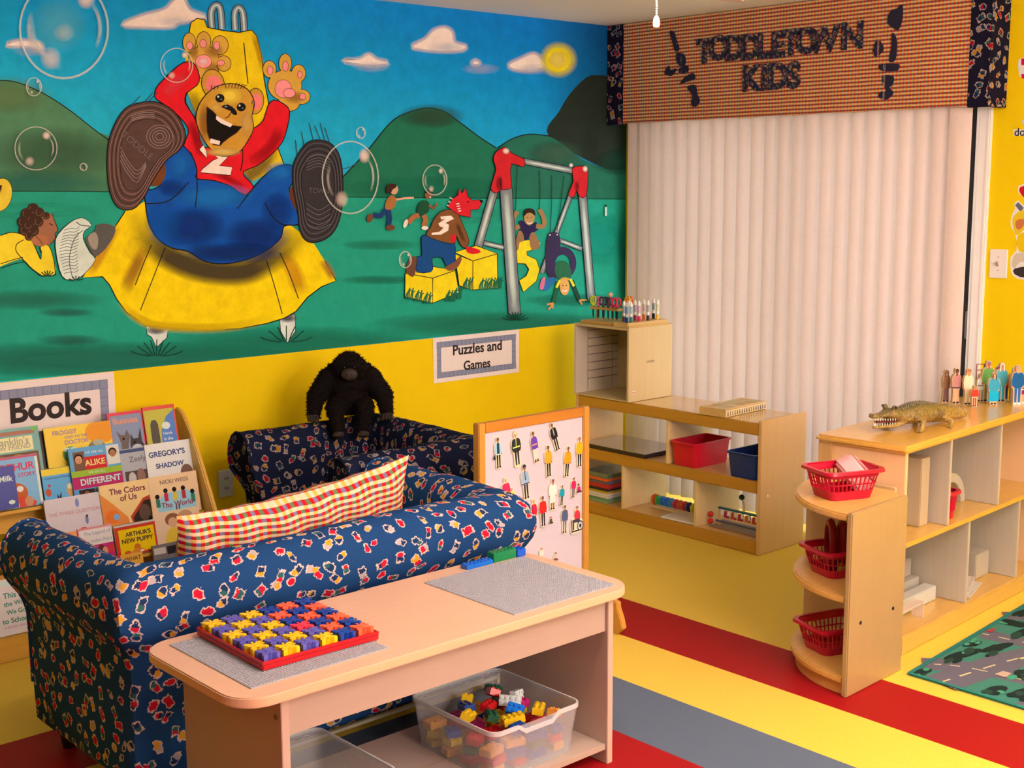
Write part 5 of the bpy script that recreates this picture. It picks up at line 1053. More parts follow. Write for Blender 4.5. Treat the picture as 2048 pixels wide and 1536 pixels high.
def person(name, label, cat, loc, H, st, group, tilt=0, rz=0, th=.008, cut=None, bm=None):
    t = thing(name, label, cat, loc, rz, group); t.rotation_euler = (0, R(tilt), rz); x = st.get('x', 1.0)
    kind = st.get('kind', 'stand'); a = Art(lambda s, q: (s*H*x, -th, q*H), (0, -1, 0), 4e-5, 1e-4, local=True)
    sk, hr, tp, bt, sh = st.get('skin', SKN), st.get('hair', HR), st['top'], st['bot'], st.get('shoe', (60, 34, 30))
    if kind == 'stand':
        ol = smooth(outline(st), 3); w = st.get('w', 1.0)
        long_ = st.get('dress')
        if long_: a.fill([(-.10*w, .60), (.10*w, .60), (long_[1]*w, long_[0]), (-long_[1]*w, long_[0])], bt)
        lz = long_[0] if long_ else .46
        for s in (-1, 1):
            if lz > .08: a.fill([(s*.01, lz), (s*.085, lz), (s*.075, .05), (s*.02, .05)], sk if long_ else bt)
            a.fill([(s*.012, .05), (s*.085, .05), (s*.095, .0), (s*.015, .0)], sh)
        a.fill(smooth([(-.11*w, .82), (.11*w, .82), (.12*w, .6), (.105*w, .44), (-.105*w, .44), (-.12*w, .6)], 2), tp)
        for s in (-1, 1):
            a.fill([(s*.09*w, .82), (s*.135*w, .78), (s*.16*w, .60), (s*.14*w, .46), (s*.115*w, .47), (s*.12*w, .62)], tp); a.ell(s*.132*w, .455, .024, .028, sk, n=10)
        if st.get('vest'): a.fill([(-.05, .82), (.05, .82), (.06, .46), (-.06, .46)], st['vest'])
        if st.get('tie'): a.fill([(-.012, .83), (.012, .83), (.016, .56), (-.016, .56)], st['tie'])
        if st.get('belt'): a.fill([(-.11*w, .47), (.11*w, .47), (.11*w, .44), (-.11*w, .44)], st['belt'])
        if st.get('band'): a.fill([(-.13*w, .60), (.13*w, .60), (.12*w, .56), (-.12*w, .56)], st['band'])
        a.fill([(-.025, .87), (.025, .87), (.03, .81), (-.03, .81)], sk); hy = .925
        a.ell(0, hy+.018, .056, .062, hr, n=14); a.ell(0, hy, .045, .055, sk, n=14)
        if st.get('longhair'): a.fill([(-.06, .95), (-.035, .95), (-.04, .80), (-.065, .80)], hr); a.fill([(.06, .95), (.035, .95), (.04, .80), (.065, .80)], hr)
        if st.get('hat'): a.fill(smooth([(-.065, .95), (-.055, 1.02), (0, 1.045), (.055, 1.02), (.065, .95), (0, .965)], 2), st['hat'])
        a.dots([(-.017, hy+.01), (.017, hy+.01)], K, .006); a.line([(-.018, hy-.025), (0, hy-.03), (.018, hy-.025)], .008, (150, 60, 50), 2)
        if st.get('bag'): a.fill([(-.21, .42), (-.13, .42), (-.13, .30), (-.22, .30)], st['bag']); ol = ol[:-8] + ol[-8:]
        if st.get('hold'): a.ell(.03, .60, .05, .05, st['hold'], n=10)
    elif kind == 'sit':
        ol = smooth([(0, 1.02), (.13, .95), (.14, .72), (.26, .55), (.34, .25), (.42, .05), (.1, -.02), (-.3, .0), (-.3, .25), (-.2, .55), (-.14, .72), (-.13, .95)], 3)
        a.fill(smooth([(-.18, .62), (.18, .62), (.22, .2), (-.22, .2)], 2), tp); a.fill(smooth([(-.26, .26), (.2, .28), (.38, .12), (.36, .02), (-.26, .04)], 2), bt); a.ell(0, .83, .13, .15, hr, n=14); a.ell(0, .80, .10, .13, sk, n=14); a.dots([(-.04, .82), (.04, .82)], K, .014)
    else:   # wheelchair
        ol = smooth([(-.02, 1.0), (.05, .96), (.07, .84), (.16, .76), (.17, .55), (.26, .42), (.28, .2), (.2, .02), (0, -.02), (-.30, -.03), (-.33, .3), (-.28, .5), (-.14, .6), (-.12, .78), (-.09, .9)], 3)
        a.fill([(-.28, .50), (-.24, .50), (-.24, .02), (-.28, .02)], K); a.fill([(-.25, .08), (.12, .08), (.12, .03), (-.25, .03)], K)
        a.fill(smooth([(-.10, .80), (.10, .80), (.14, .5), (-.12, .5)], 2), tp); a.fill(smooth([(-.22, .5), (.12, .5), (.12, .36), (-.15, .38), (-.16, .1), (-.22, .1)], 1), bt)
        a.ell(0, .91, .06, .075, hr, n=14); a.ell(0, .89, .046, .062, sk, n=14)
        a.ell(.13, .22, .15, .19, K, n=20); a.ell(.13, .22, .115, .150, (214, 196, 190), n=20); a.ell(.13, .22, .05, .07, (60, 52, 54), n=12)
        for q in range(4): a.line([(.13-.11*cos(q*.785), .22-.14*sin(q*.785)), (.13+.11*cos(q*.785), .22+.14*sin(q*.785))], .014, K, 0)
    ol = [(p[0]*.94, p[1]) for p in ol]
    if cut is not None: ol = [(p[0], max(p[1], cut)) for p in ol]
    mt = Matrix(((H*x, 0, 0, 0), (0, 0, -1, 0), (0, H, 0, 0), (0, 0, 0, 1)))
    g = G(); n_ = len(ol); pts = ol
    # keep the plate between y = -th and y = 0
    g.prism(pts, 0, th, mt); g.obj('backing', bm or m_back, t)
    a.obj('figure_print', (m_fig, m_sf), t); return t
NAVY, BLK = (36, 34, 60), (40, 32, 36)
SB = [((996, 874), (999, 936), 'magnet of a man in pale blue shirt with black bag, top left of board', dict(top=(150, 180, 200), vest=(50, 60, 70), bot=BLK, bag=BLK, belt=(216, 196, 160), skin=DKS), 0),
 ((1031, 864), (1037, 933), 'magnet of a firefighter in dark coat with yellow bands and helmet', dict(top=(44, 44, 44), tie=(190, 180, 90), band=(200, 190, 90), bot=(40, 34, 40), shoe=(220, 190, 120), hat=(210, 180, 130), w=1.15), 0),
 ((1066, 862), (1075, 924), 'magnet of a woman in purple top and long pale skirt', dict(top=(104, 60, 150), band=(236, 140, 90), bot=(226, 186, 166), dress=(.1, .10), skin=DKS, w=.9), -6),
 ((1103, 846), (1117, 900), 'magnet of a man in dark suit leaning at top centre of board', dict(top=BLK, tie=(200, 196, 170), bot=BLK, skin=DKS), -12),
 ((1097, 890), (1099, 953), 'magnet of a man in light orange shirt and black trousers, centre', dict(top=(232, 146, 40), bot=BLK, skin=DKS), -1),
 ((1138, 892), (1134, 953), 'magnet of a man in long mustard jacket and black trousers', dict(top=(218, 140, 30), bot=BLK, skin=DKS, w=1.05), 3),
 ((1160, 873), (1160, 933), 'magnet of a man in yellow orange top against the right frame', dict(top=(234, 156, 24), bot=(26, 24, 30), skin=(176, 106, 80)), 0),
 ((1049, 930), (1055, 997), 'magnet of a police officer in grey shirt and dark cap', dict(top=(150, 160, 176), tie=(40, 40, 50), belt=(40, 36, 44), bot=(46, 42, 56), hat=(46, 44, 64), skin=(150, 90, 70)), -4),
 ((1011, 955), (1017, 1017), 'magnet of a woman in red top half behind the loveseat arm', dict(top=(214, 44, 80), bot=NAVY, hair=(226, 170, 120), w=1.1), 0),
 ((1024, 976), (1027, 1014), 'magnet of a small child in yellow beside the red topped woman', dict(top=(232, 190, 60), bot=(200, 120, 60), w=1.15), 0),
 ((1107, 957), (1106, 1019), 'magnet of a doctor in long white coat', dict(top=(232, 206, 190), bot=(230, 202, 184), dress=(.22, .12), shoe=BLK, skin=(150, 90, 64), w=1.1), 0),
 ((1126, 970), (1124, 1010), 'magnet of a child in teal shirt and dark trousers', dict(top=(30, 136, 150), bot=(40, 36, 56), skin=DKS, w=1.1), 2),
 ((1149, 954), (1147, 995), 'magnet of a girl in pink red top and grey trousers', dict(top=(200, 40, 84), bot=(66, 56, 70), skin=DKS, w=1.05), 2),
 ((1068, 997), (1070, 1057), 'magnet of a woman in long red dress at the sofa edge', dict(top=(208, 36, 60), bot=(208, 36, 60), dress=(.1, .10), hair=(226, 180, 130), w=.9), 0),
 ((1086, 991), (1088, 1052), 'magnet of a man in bright red shirt and black trousers', dict(top=(204, 40, 34), bot=(44, 36, 46), skin=(150, 84, 66), w=1.05), 0),
 ((1131, 1009), (1130, 1066), 'magnet of a woman in slate blue suit', dict(top=(84, 86, 110), bot=(84, 86, 116), skin=(150, 90, 76)), 0),
 ((1158, 966), (1159, 986), 'magnet of a toddler in magenta sitting near the right frame', dict(kind='sit', top=(190, 40, 90), bot=(100, 40, 70), skin=DKS), 0),
 ((1103, 1032), (1103, 1048), 'magnet of a crawling baby in dark clothes, lower centre', dict(kind='sit', top=(90, 70, 60), bot=(50, 60, 60), skin=(170, 110, 90)), 0),
 ((1155, 1010), (1156, 1064), 'magnet of a person in red using a wheelchair', dict(kind='chair', top=(204, 50, 60), bot=(60, 56, 66), x=1.1), 0),
 ((1085, 1095), (1084, 1125), 'magnet of a child with black hair just above the table edge', dict(top=(222, 196, 180), bot=(200, 170, 150), skin=SKN, w=1.3), 12),
 ((1113, 1103), (1112, 1122), 'magnet of two small seated children low on the board', dict(kind='sit', top=(214, 170, 150), bot=(120, 60, 60), skin=(190, 120, 90)), 0)]
for tpx, bpx, lab, st, tl in SB:
    p1_ = hit(*tpx, 1, YB); p0_ = hit(*bpx, 1, YB); H = (p1_-p0_).length
    person('people_magnet', lab, 'magnet', (p0_.x, YB+.0095, p0_.z), H*.97, st, 'people magnets on the white board', -math.degrees(math.atan2(p0_.x-p1_.x, p1_.z-p0_.z)), th=.007)
# ---------------------------------------------------------------- low shelf under the window
m_sh = wood(ob(212, 160, 92), 1, .3); m_shz = wood(ob(222, 160, 98), 2, .42, .06); m_rail = wood(ob(196, 128, 44), 1, .35); m_in = wood(ob(232, 180, 118), 2, .45, .06)
ls = thing('low_shelf', 'low birch shelf unit with a red and a blue bin under the blind', 'shelf', (-.498, -1.405, 0)); LY2 = 1.150
for y in (0, LY2-.018): G().box(0, .332, y, y+.018, 0, .607 if y == 0 else .5925).obj('end_panel', m_shz, ls, bevel=.003)
def sbrd(nm, z0, z1, x0=.018): G().box(x0, .330, .0182, LY2-.0182, z0, z1).obj(nm, wood(ob(214, 150, 84), 1, .10 if nm == 'top_board' else .35, .08, .5 if nm == 'top_board' else .15), ls)
sbrd('top_board', .570, .592); sbrd('middle_board', .306, .330); sbrd('bottom_board', .040, .060)
for z0, z1 in ((.538, .5925), (.277, .3305), (.0, .0605)): G().box(.001, .0178, .0182, LY2-.0182, z0, z1).obj('front_rail', m_rail, ls, bevel=.004)
G().box(.31, .330, .0182, LY2-.0182, .548, .5698).obj('back_rail', m_rail, ls)
for y, z0, z1 in ((.365, .0605, .3055), (.825, .0605, .3055), (.541, .3305, .5695)): G().box(.006, .325, y, y+.014, z0, z1).obj('divider', m_in, ls, bevel=.002)
for x, z in ((.055, .263), (.285, .263)): G().lathe([(.001, .0022), (.0055, .002), (.006, 0)][::-1], 12, Matrix.Translation((x, -.0001, z)) @ Matrix.Rotation(R(90), 4, 'X')).obj('screw_cap', P(ob(240, 220, 180), .3), ls)
# cubby with ruled runners on top
cb = thing('cubby_box', 'upright plywood cubby box with slide runners standing on the low shelf', 'cubby box', (-.505, -.62, .5935)); CW, CDp, CH = .313, .370, .357
m_ply = wood(ob(230, 180, 122, 1.25), 2, .5, .07, .05)
G().box(0, CW, 0, .012, 0, CH).obj('side_panel', m_ply, cb, bevel=.001); G().box(0, CW, CDp-.012, CDp, 0, CH).obj('side_panel', wood(ob(206, 172, 146), 2, .5, .04, .05), cb, bevel=.001)
G().box(CW-.010, CW-.0002, .0122, CDp-.0122, .0002, CH-.0002).obj('back_panel', m_ply, cb); G().box(0, CW-.0102, .0122, CDp-.0122, CH-.012, CH).obj('top_panel', m_ply, cb, bevel=.001); G().box(0, CW-.0102, .0122, CDp-.0122, 0, .006).obj('bottom_panel', m_ply, cb)
m_run = P(ob(86, 70, 66), .5)
for k in range(7): G().box(.085, CW-.012, CDp-.017, CDp-.0122, .070+.0405*k, .0718+.0405*k).obj('runner', m_run, cb)
for x in (.085, .262): G().box(x, x+.0012, CDp-.0135, CDp-.0122, .01, CH-.013).obj('pencil_line', m_run, cb)
text('KINDER', frame((.155, -.0006, .185), (1, 0, 0), (0, 0, 1)), .012, P(ob(120, 84, 60), .6), cb, .058, 0, ext=.0001)
for dz in (0, .006, .012): G().box(.026, .048, -.0008, 0, .036+dz, .039+dz).obj('sticker', P(ob(*((220, 60, 80) if dz == .006 else (236, 216, 206))), .4), cb)
ZT = .5935+CH
mh = thing('marker_block', 'wooden block base holding upright markers on top of the cubby box', 'marker holder', (-.365, -.560, ZT+.0005))
g = G().box(-.138, .150, -.052, .042, 0, .024); g.obj('block', wood(ob(204, 150, 84), 0, .45), mh, bevel=.002)
G().box(-.138, .150, -.058, -.053, 0, .010).obj('front_lip', wood(ob(196, 140, 70), 0, .45), mh)
MK = [(1239.7, 588, (80, 100, 140)), (1248, 586, (60, 60, 70)), (1253, 592, (30, 70, 150)), (1258, 587, (190, 190, 190)), (1262, 590, (40, 110, 90)), (1270, 590, (160, 30, 80)), (1278, 590, (214, 30, 70)), (1287.5, 588, (236, 100, 40)), (1296, 588, (70, 50, 40)), (1306.8, 589, (30, 26, 34)), (1315, 585, (236, 170, 50))]
NMK = ['grey blue', 'black', 'blue', 'white', 'green', 'crimson', 'red', 'orange', 'brown', 'dark navy', 'yellow']
m_brl = P(ob(238, 214, 206), .35, .03, 40)
for i, ((u, v, c), nm) in enumerate(zip(MK, NMK)):
    y = -.592 if i % 2 == 0 else -.545; x = hit(u, 625, 1, y).x; x = min(max(x, -.492), -.222)
    t = thing('marker', f'white marker with {nm} cap standing cap down in the wooden block', 'marker', (x, y, ZT+.0248), 0, 'markers in the wooden block'); cm = P(ob(*c), .35, .04, 40)
    G().lathe([(.0074, 0), (.0079, .004), (.0079, .026)], 12).obj('cap', cm, t)
    G().lathe([(.0070, .0262), (.0074, .03), (.0074, .088), (.0045, .092), (.0045, .098), (.003, .099)], 12).obj('barrel', m_brl, t)
    G().lathe([(.00755, .042), (.00755, .076)], 12, cap=False).obj('label_band', P(ob(*[min(255, (q+2*206)/3) for q in c]), .4), t)
sr = thing('scissor_rack', 'small wooden rack of childrens scissors standing behind the markers', 'scissor rack', (-.40, -.37, ZT+.0005))
G().box(-.085, .085, -.105, .095, 0, .016).obj('base', wood(ob(206, 140, 66), 1, .45), sr, bevel=.002)
G().box(-.030, .030, -.100, .090, .066, .078).obj('plate', wood(ob(206, 140, 66), 1, .45), sr, bevel=.002)
for y in (-.092, .080): G().cyl((.02, y, .0162), (.02, y, .0658), .007, n=10).obj('post', wood(ob(206, 140, 66), 2, .45), sr)
m_bld = P(ob(70, 60, 62), .3, .1, 30, metal=.7)
SCI = [(-.060, (206, 220, 40), 'lime'), (-.032, (232, 110, 150), 'pink'), (-.004, (50, 56, 60), 'black'), (.022, (60, 60, 70), 'charcoal'), (.046, (206, 30, 90), 'magenta'), (.068, (226, 40, 70), 'red'), (.0, (236, 160, 30), 'amber'), (.0, (220, 90, 40), 'orange')]
for i, (dy, c, nm) in enumerate(SCI):
    x, y, z = (-.40-.016 if i < 6 else -.335+.03*(i-6), -.37-dy*1.25 if i < 6 else -.44, ZT+.020)
    if i >= 6: x, y, z = -.345+.034*(i-6), -.46+.02*(i-6), ZT+.0785-.058
    t = thing('scissors', f'childrens scissors with {nm} handles hanging in the wooden rack', 'scissors', (x, y, z), R(15*(i % 3)-10), 'scissors in the wooden rack'); cm = P(ob(*c), .35, .04, 40)
    for s in (-1, 1):
        G().prism([(s*.001, 0), (s*.007, .014), (s*.008, .06), (s*.001, .066)], s*.0004, s*.0022, MY).obj('blade', m_bld, t)
        G().tube([(0, s*.010+.0105*cos(a), .090+.019*sin(a)) for a in [2*pi*k/14 for k in range(14)]], .0042, 7, closed=True).obj('handle', cm, t)
    G().cyl((0, -.004, .062), (0, .004, .076), .006, .009, n=8).obj('pivot', cm, t)
t = thing('wooden_peg', 'small round headed wooden peg standing among the scissors', 'peg', (-.375, -.372, ZT+.079)); G().lathe([(.009, 0), (.010, .04), (.006, .047), (.006, .05)], 12).obj('body', P(ob(206, 150, 110), .5), t); G().ball((0, 0, .060), .012).obj('head', P(ob(216, 160, 120), .5), t)
# flat printed box
fb = thing('flat_box', 'flat wooden game box with printed pictures on top of the low shelf', 'box', (-.335, -1.118, .5935), R(4))
m_fb = wood(ob(214, 158, 90), 0, .45)
G().box(-.165, .165, -.072, .072, 0, .034).obj('body', m_fb, fb, bevel=.002); G().box(-.163, .163, -.070, .070, .0343, .038).obj('lid', wood(ob(222, 170, 110), 0, .4), fb, bevel=.001)
a = Art(lambda s, q: (s, -.0722, q), (0, -1, 0), 4e-5, 2e-4, local=True); rnd = random.Random(5); a.fill([(-.16, .003), (.16, .003), (.16, .031), (-.16, .031)], (230, 190, 140))
for k in range(17):
    x = -.15+.0185*k; c = rnd.choice([(120, 40, 40), (60, 50, 40), (160, 110, 50), (70, 80, 60), (90, 60, 90)]); a.fill([(x, .006), (x+.009, .006), (x+.007, .02), (x+.002, .02)], c); a.ell(x+.0045, .0225, .003, .003, (60, 40, 30), n=8)
a.obj('printed_strip', (m_fig, m_sf), fb)
a = Art(lambda s, q: (s, q, .0381), (0, 0, 1), 4e-5, 2e-4, local=True)
for k in range(7):
    for j in range(2): a.fill([(-.15+.044*k, -.058+.062*j), (-.116+.044*k, -.058+.062*j), (-.116+.044*k, -.006+.062*j), (-.15+.044*k, -.006+.062*j)], rnd.choice([(206, 150, 90), (196, 160, 110), (220, 176, 120), (190, 140, 84)]))
a.obj('printed_lid', (m_fig, m_sf), fb)
# bins and trays inside
def tub(label, c, x0, x1, y0, y1, z0, z1, name='storage_bin'):
    b = thing(name, label, 'bin', ((x0+x1)/2, (y0+y1)/2, z0)); w, d, h = (x1-x0)/2, (y1-y0)/2, z1-z0; mm = P(ob(*c), .3, .06, 50)
    rg = lambda q, z, o=0: [(x, y, z) for x, y in rrect(-w*q-o, w*q+o, -d*q-o, d*q+o, .018, 4)]
    G().loft([rg(.86, 0), rg(.95, h-.006)], False, True).loft([rg(.95, h-.006, -.003), rg(.86, .004, -.003)], False, True).prism(rrect(-w*.86, w*.86, -d*.86, d*.86, .018, 4), 0, .004).obj('walls', mm, b)
    G().loft([rg(.95, h-.006, -.003), rg(.95, h, -.003), rg(1, h), rg(1, h-.008)], False, True, sm=False).obj('rim', mm, b, bevel=.0)
    return b
tub('red plastic storage bin on the middle shelf under the blind', (214, 14, 40), -.497, -.226, -1.034, -.872, .331, .446)
tub('navy plastic storage bin at the right end of the middle shelf', (16, 44, 100), -.497, -.226, -1.375, -1.205, .331, .446)
pt = thing('puzzle_tray', 'flat black edged glass topped tray at the left of the middle shelf', 'tray', (-.345, -.505, .331))
G().box(-.148, .148, -.215, .215, 0, .018).obj('edge', P(ob(50, 34, 36), .4, .1, 60), pt, bevel=.002); G().box(-.143, .143, -.210, .210, .0182, .0205).obj('glass_top', P((.34, .32, .31), .09, .05, 20, metal=.7, coat=.6), pt)
SHT = [((140, 160, 120), 'pale green'), ((120, 150, 120), 'grey green'), ((226, 196, 190), 'pink'), ((236, 220, 206), 'white'), ((206, 160, 60), 'ochre'), ((44, 34, 44), 'black'), ((190, 40, 44), 'red'), ((110, 96, 120), 'purple grey'), ((226, 90, 40), 'orange'), ((96, 106, 84), 'glossy olive')]
hz = [.013, .012, .012, .010, .014, .012, .022, .016, .014, .022]; z = .0608
for i, ((c, nm), h) in enumerate(zip(SHT, hz)):
    t = thing('puzzle_board', f'{nm} puzzle board in the pile on the bottom shelf, {"lowest" if i == 0 else "topmost" if i == 9 else "between its neighbours"}', 'puzzle', (-.338+.004*sin(i*2.1), -.370+.003*cos(i*1.7), z+.0003), R(1.5*sin(i*1.3)), 'puzzle boards in a pile')
    G().box(-.135, .135, -.088, .088, 0, h-.0006).obj('board', P(ob(*c), .12 if i == 9 else .45, .15, 40, coat=.6 if i == 9 else 0), t, bevel=.001)
    G().box(-.125, .125, -.078, .078, h-.0005, h-.0002).obj('picture', P(ob(*[q*.9 for q in c]), .15 if i == 9 else .45, .3, 25), t); z += h
ab = thing('bead_rack', 'rainbow bead rack with orange ends behind the white tray', 'toy', (-.345, -.835, .0612))
G().box(-.02, .02, -.185, .185, 0, .010).obj('base', m_in, ab)
for y in (-.178, .178): G().lathe([(.001, -.006), (.026, -.006), (.028, 0), (.026, .006), (.001, .006)], 18, Matrix.Translation((0, y, .038)) @ Matrix.Rotation(R(90), 4, 'X')).obj('end_disc', P(ob(236, 96, 34), .35), ab)
G().cyl((0, -.17, .038), (0, .17, .038), .004).obj('rod', m_in, ab)
for k, c in enumerate(((60, 170, 80), (50, 120, 190), (40, 110, 190), (70, 140, 200), (206, 50, 80), (226, 90, 40), (206, 60, 60), (40, 50, 100), (230, 180, 50), (120, 180, 60), (60, 160, 80), (70, 70, 130))):
    G().lathe([(.005, -.005), (.024, -.004), (.024, .004), (.005, .005)], 14, Matrix.Translation((0, .155-.028*k, .038)) @ Matrix.Rotation(R(90), 4, 'X')).obj('bead', P(ob(*c), .3), ab)
wt = thing('white_tray', 'white plastic tray lying on the bottom shelf before the bead rack', 'tray', (-.43, -.915, .0610), R(3))
G().prism(rrect(-.055, .075, -.105, .105, .015, 4), 0, .006).obj('plate', P(ob(236, 206, 186), .4), wt, bevel=.002); G().prism(rrect(-.045, .065, -.095, .095, .012, 4), .0061, .0075).obj('insert', P(ob(222, 186, 160), .4, .15, 30), wt)
pg = thing('peg_toy', 'peg rolling toy with red and yellow ball ends on bottom shelf', 'toy', (-.40, -1.225, .0612))
G().box(-.04, .04, -.145, .145, 0, .008).obj('base', P(ob(150, 110, 80), .4), pg); G().box(-.012, .012, -.135, .135, .022, .030).obj('rail', P(ob(90, 80, 90), .35), pg)
for y, c in ((.150, (206, 40, 30)), (-.135, (238, 176, 20))):
    for z in (.024, .056): G().ball((-.03, y, z), .0145).obj('ball', P(ob(*c), .3), pg)
for y in (-.12, .12): G().box(-.006, .006, y-.006, y+.006, .008, .085).obj('post', m_in, pg)
G().box(-.008, .008, -.125, .125, .084, .092).obj('bar', P(ob(30, 90, 100), .35), pg)
for k in range(6): G().cyl((-.012, -.1+.04*k, .062), (-.012, -.1+.04*k, .084), .007, n=10).obj('peg', m_brl, pg)
for k in range(5): G().prism([(-.015, .046), (.015, .046), (.009, .078), (-.009, .078)], -.004, .004, Matrix(((0, 0, 1, 0), (1, 0, 0, -.08+.04*k), (0, 1, 0, 0), (0, 0, 0, 1)))).obj('cup', P(ob(*((200, 60, 50), (220, 100, 50), (190, 40, 60), (210, 70, 60), (180, 40, 90))[k]), .4), pg)
G().tube([(0, -.02, .092), (.01, -.01, .12), (.01, 0, .145)], .004).obj('stick', m_in, pg); G().ball((.01, .003, .155), .0135).obj('knob', P(ob(20, 70, 80), .3), pg)

# ---------------------------------------------------------------- block shelf at the right and its quarter round end
RZ = R(3.9); SX, SY_ = -1.165, -2.510
def ws(s, d, z): return Vector((SX+s*cos(RZ)-d*sin(RZ), SY_+s*sin(RZ)+d*cos(RZ), z))
m_bs = wood(ob(214, 146, 60), 0, .22, .12, .4); m_bsi = wood(ob(206, 172, 142, 1.25), 2, .5, .08); m_bse = wood(ob(232, 168, 116), 2, .4, .05); m_bsr = wood(ob(208, 146, 66), 0, .35)
bs = thing('block_shelf', 'long maple block shelf with crocodile and wooden people on top', 'shelf', (SX, SY_, 0), RZ); SL = 1.26; SD = .340
G().prism(rrect(-.012, SL, -.012, SD+.004, .012, 3), .722, .750).obj('top_board', m_bs, bs, bevel=.010, seg=4)
G().box(.012, .030, .004, SD-.002, .0, .7218).obj('end_panel', m_bse, bs, bevel=.002); G().box(SL-.03, SL-.012, .004, SD-.002, 0, .7218).obj('end_panel', m_bse, bs)
G().box(.000, .0118, SD-.060, SD-.004, .0, .7218).obj('corner_post', wood(ob(200, 140, 78), 2, .4), bs, bevel=.002)
G().box(.0302, SL-.0302, SD-.012, SD-.004, .05, .7218).obj('back_panel', wood(ob(206, 168, 130), 2, .5, .1), bs)
G().box(.0302, SL-.0302, .0, SD-.0122, .385, .403).obj('middle_board', m_bs, bs, bevel=.004); G().box(.0302, SL-.0302, .006, SD-.0122, .05, .068).obj('bottom_board', m_bs, bs)
G().box(.0302, SL-.0302, .0, .016, .0, .0678).obj('plinth', m_bsr, bs, bevel=.004)
for s, z0, z1 in ((.355, .4032, .7218), (.775, .4032, .7218), (.535, .0682, .3848), (.98, .0682, .3848)): G().box(s, s+.016, .008, SD-.0124, z0, z1).obj('divider', m_bsi, bs, bevel=.002)
# quarter round end unit
ce = thing('corner_shelf', 'quarter round end shelf with three red baskets beside block shelf', 'shelf', (SX-.006, SY_-.066, 0), R(2.6))
QR, QD = .405, .375; cx0 = -.010
G().box(-.432, -.082, 0, .020, 0, .607).obj('front_panel', wood(ob(216, 158, 98, 1.75), 2, .4, .05), ce, bevel=.004)
G().box(-.018, -.006, .085, .43, 0, .607).obj('back_panel', wood(ob(206, 156, 104), 2, .45, .06), ce)
def quarter(z0, z1, nm, sc_=1.0):
    pts = [(-.083, .0206), (-.0185, .085), (-.0185, .0206+QD*sc_)] + [(-.0185-QR*sc_*sin(a), .0206+QD*sc_*cos(a)) for a in [pi/2*k/14 for k in range(1, 15)]]
    G().prism(pts, z0, z1, sm=True).obj(nm, wood(ob(222, 152, 76), 0, .35), ce, bevel=.005 if nm == 'shelf' else 0)
for z in (.575, .306, .040): quarter(z, z+.024, 'shelf')
quarter(0, .0398, 'base', .96)
for x, z in ((-.36, .235), (-.155, .235)): G().lathe([(.001, .0022), (.0058, .002), (.0065, 0)][::-1], 12, Matrix.Translation((x, -.0001, z)) @ Matrix.Rotation(R(90), 4, 'X')).obj('screw', P(ob(70, 56, 60), .25, .1, 30, metal=.8), ce)
m_bk = P(ob(186, 10, 38), .25, .06, 50)
def basket(label, loc, rz, w, d, h, group='red baskets on the end shelf'):
    b = thing('plastic_basket', label, 'basket', loc, rz, group)
    rr = lambda q, z, o=0: [(x, y, z) for x, y in rrect(-w*q-o, w*q+o, -d*q-o, d*q+o, .035*q, 4)]
    q0, q1 = .74, 1.0; q = lambda z: q0+(q1-q0)*(z/h)
    def band(z0, z1, nm, t=.003): G().loft([rr(q(z0), z0), rr(q(z1), z1), rr(q(z1), z1, -t), rr(q(z0), z0, -t), rr(q(z0), z0)], False, True, sm=False).obj(nm, m_bk, b)
    G().prism(rrect(-w*q0, w*q0, -d*q0, d*q0, .026, 4), 0, .003).obj('floor_panel', m_bk, b)
    band(.0031, h*.30, 'lower_band'); band(h*.50, h*.54, 'middle_band'); band(h*.76, h*.95, 'upper_band')
    G().loft([rr(1, h*.93, -.003), rr(1, h, -.004), rr(1, h, .008), rr(1, h*.90, .010), rr(1, h*.90, .007), rr(1, h*.985, .005)], False, True, sm=False).obj('rim', m_bk, b)
    ba, bc = rrect(-w*q(h*.30), w*q(h*.30), -d*q(h*.30), d*q(h*.30), .03, 4), rrect(-w*q(h*.76), w*q(h*.76), -d*q(h*.76), d*q(h*.76), .034, 4)
    def perim(pts, n):
        L_ = [0]
        for i in range(len(pts)): L_.append(L_[-1]+math.dist(pts[i], pts[(i+1) % len(pts)]))
        out = []
        for k in range(n):
            s = L_[-1]*k/n; i = max(j for j in range(len(pts)) if L_[j] <= s); f = (s-L_[i])/max(1e-9, L_[i+1]-L_[i]); p, r_ = pts[i], pts[(i+1) % len(pts)]; out.append((p[0]+(r_[0]-p[0])*f, p[1]+(r_[1]-p[1])*f))
        return out
    n = 38; pa, pb = perim(ba, n), perim(bc, n); g = G()
    for (x0, y0), (x1, y1) in zip(pa, pb):
        e = .985; g.tube([(x0*e, y0*e, h*.285), (x1*e, y1*e, h*.775)], .0030, 4, sm=False)
    tag(g.obj('bars', m_bk, b), kind='stuff')
    return b
CC = Vector((-1.375, -2.425, 0))
basket('red slotted basket holding a pink foam block, top of end shelf', hit(1690, 992, 2, .60) + Vector((.0, .012, .0003)), R(-22), .108, .084, .100)
basket('red slotted basket with red rings and yellow pieces, middle of end shelf', Vector((-1.375, -2.405, .3305)), R(-20), .108, .086, .095)
basket('red slotted basket on the lowest board of the end shelf', Vector((-1.385, -2.40, .0645)), R(-18), .112, .086, .098)
fo = thing('foam_block', 'pale pink ridged foam block leaning in the top red basket', 'foam block', hit(1708, 950, 2, .662), R(15))
fo.rotation_euler = (R(20), R(-32), R(-40)); m_pk = P(ob(240, 158, 146), .6, .04, 60)
G().prism([(-.075, -.03), (.075, -.03), (.085, .0), (.078, .03), (.05, .05), (.0, .055), (-.06, .04), (-.08, .005)], -.030, .030, MY).obj('block', m_pk, fo, bevel=.008, seg=3)
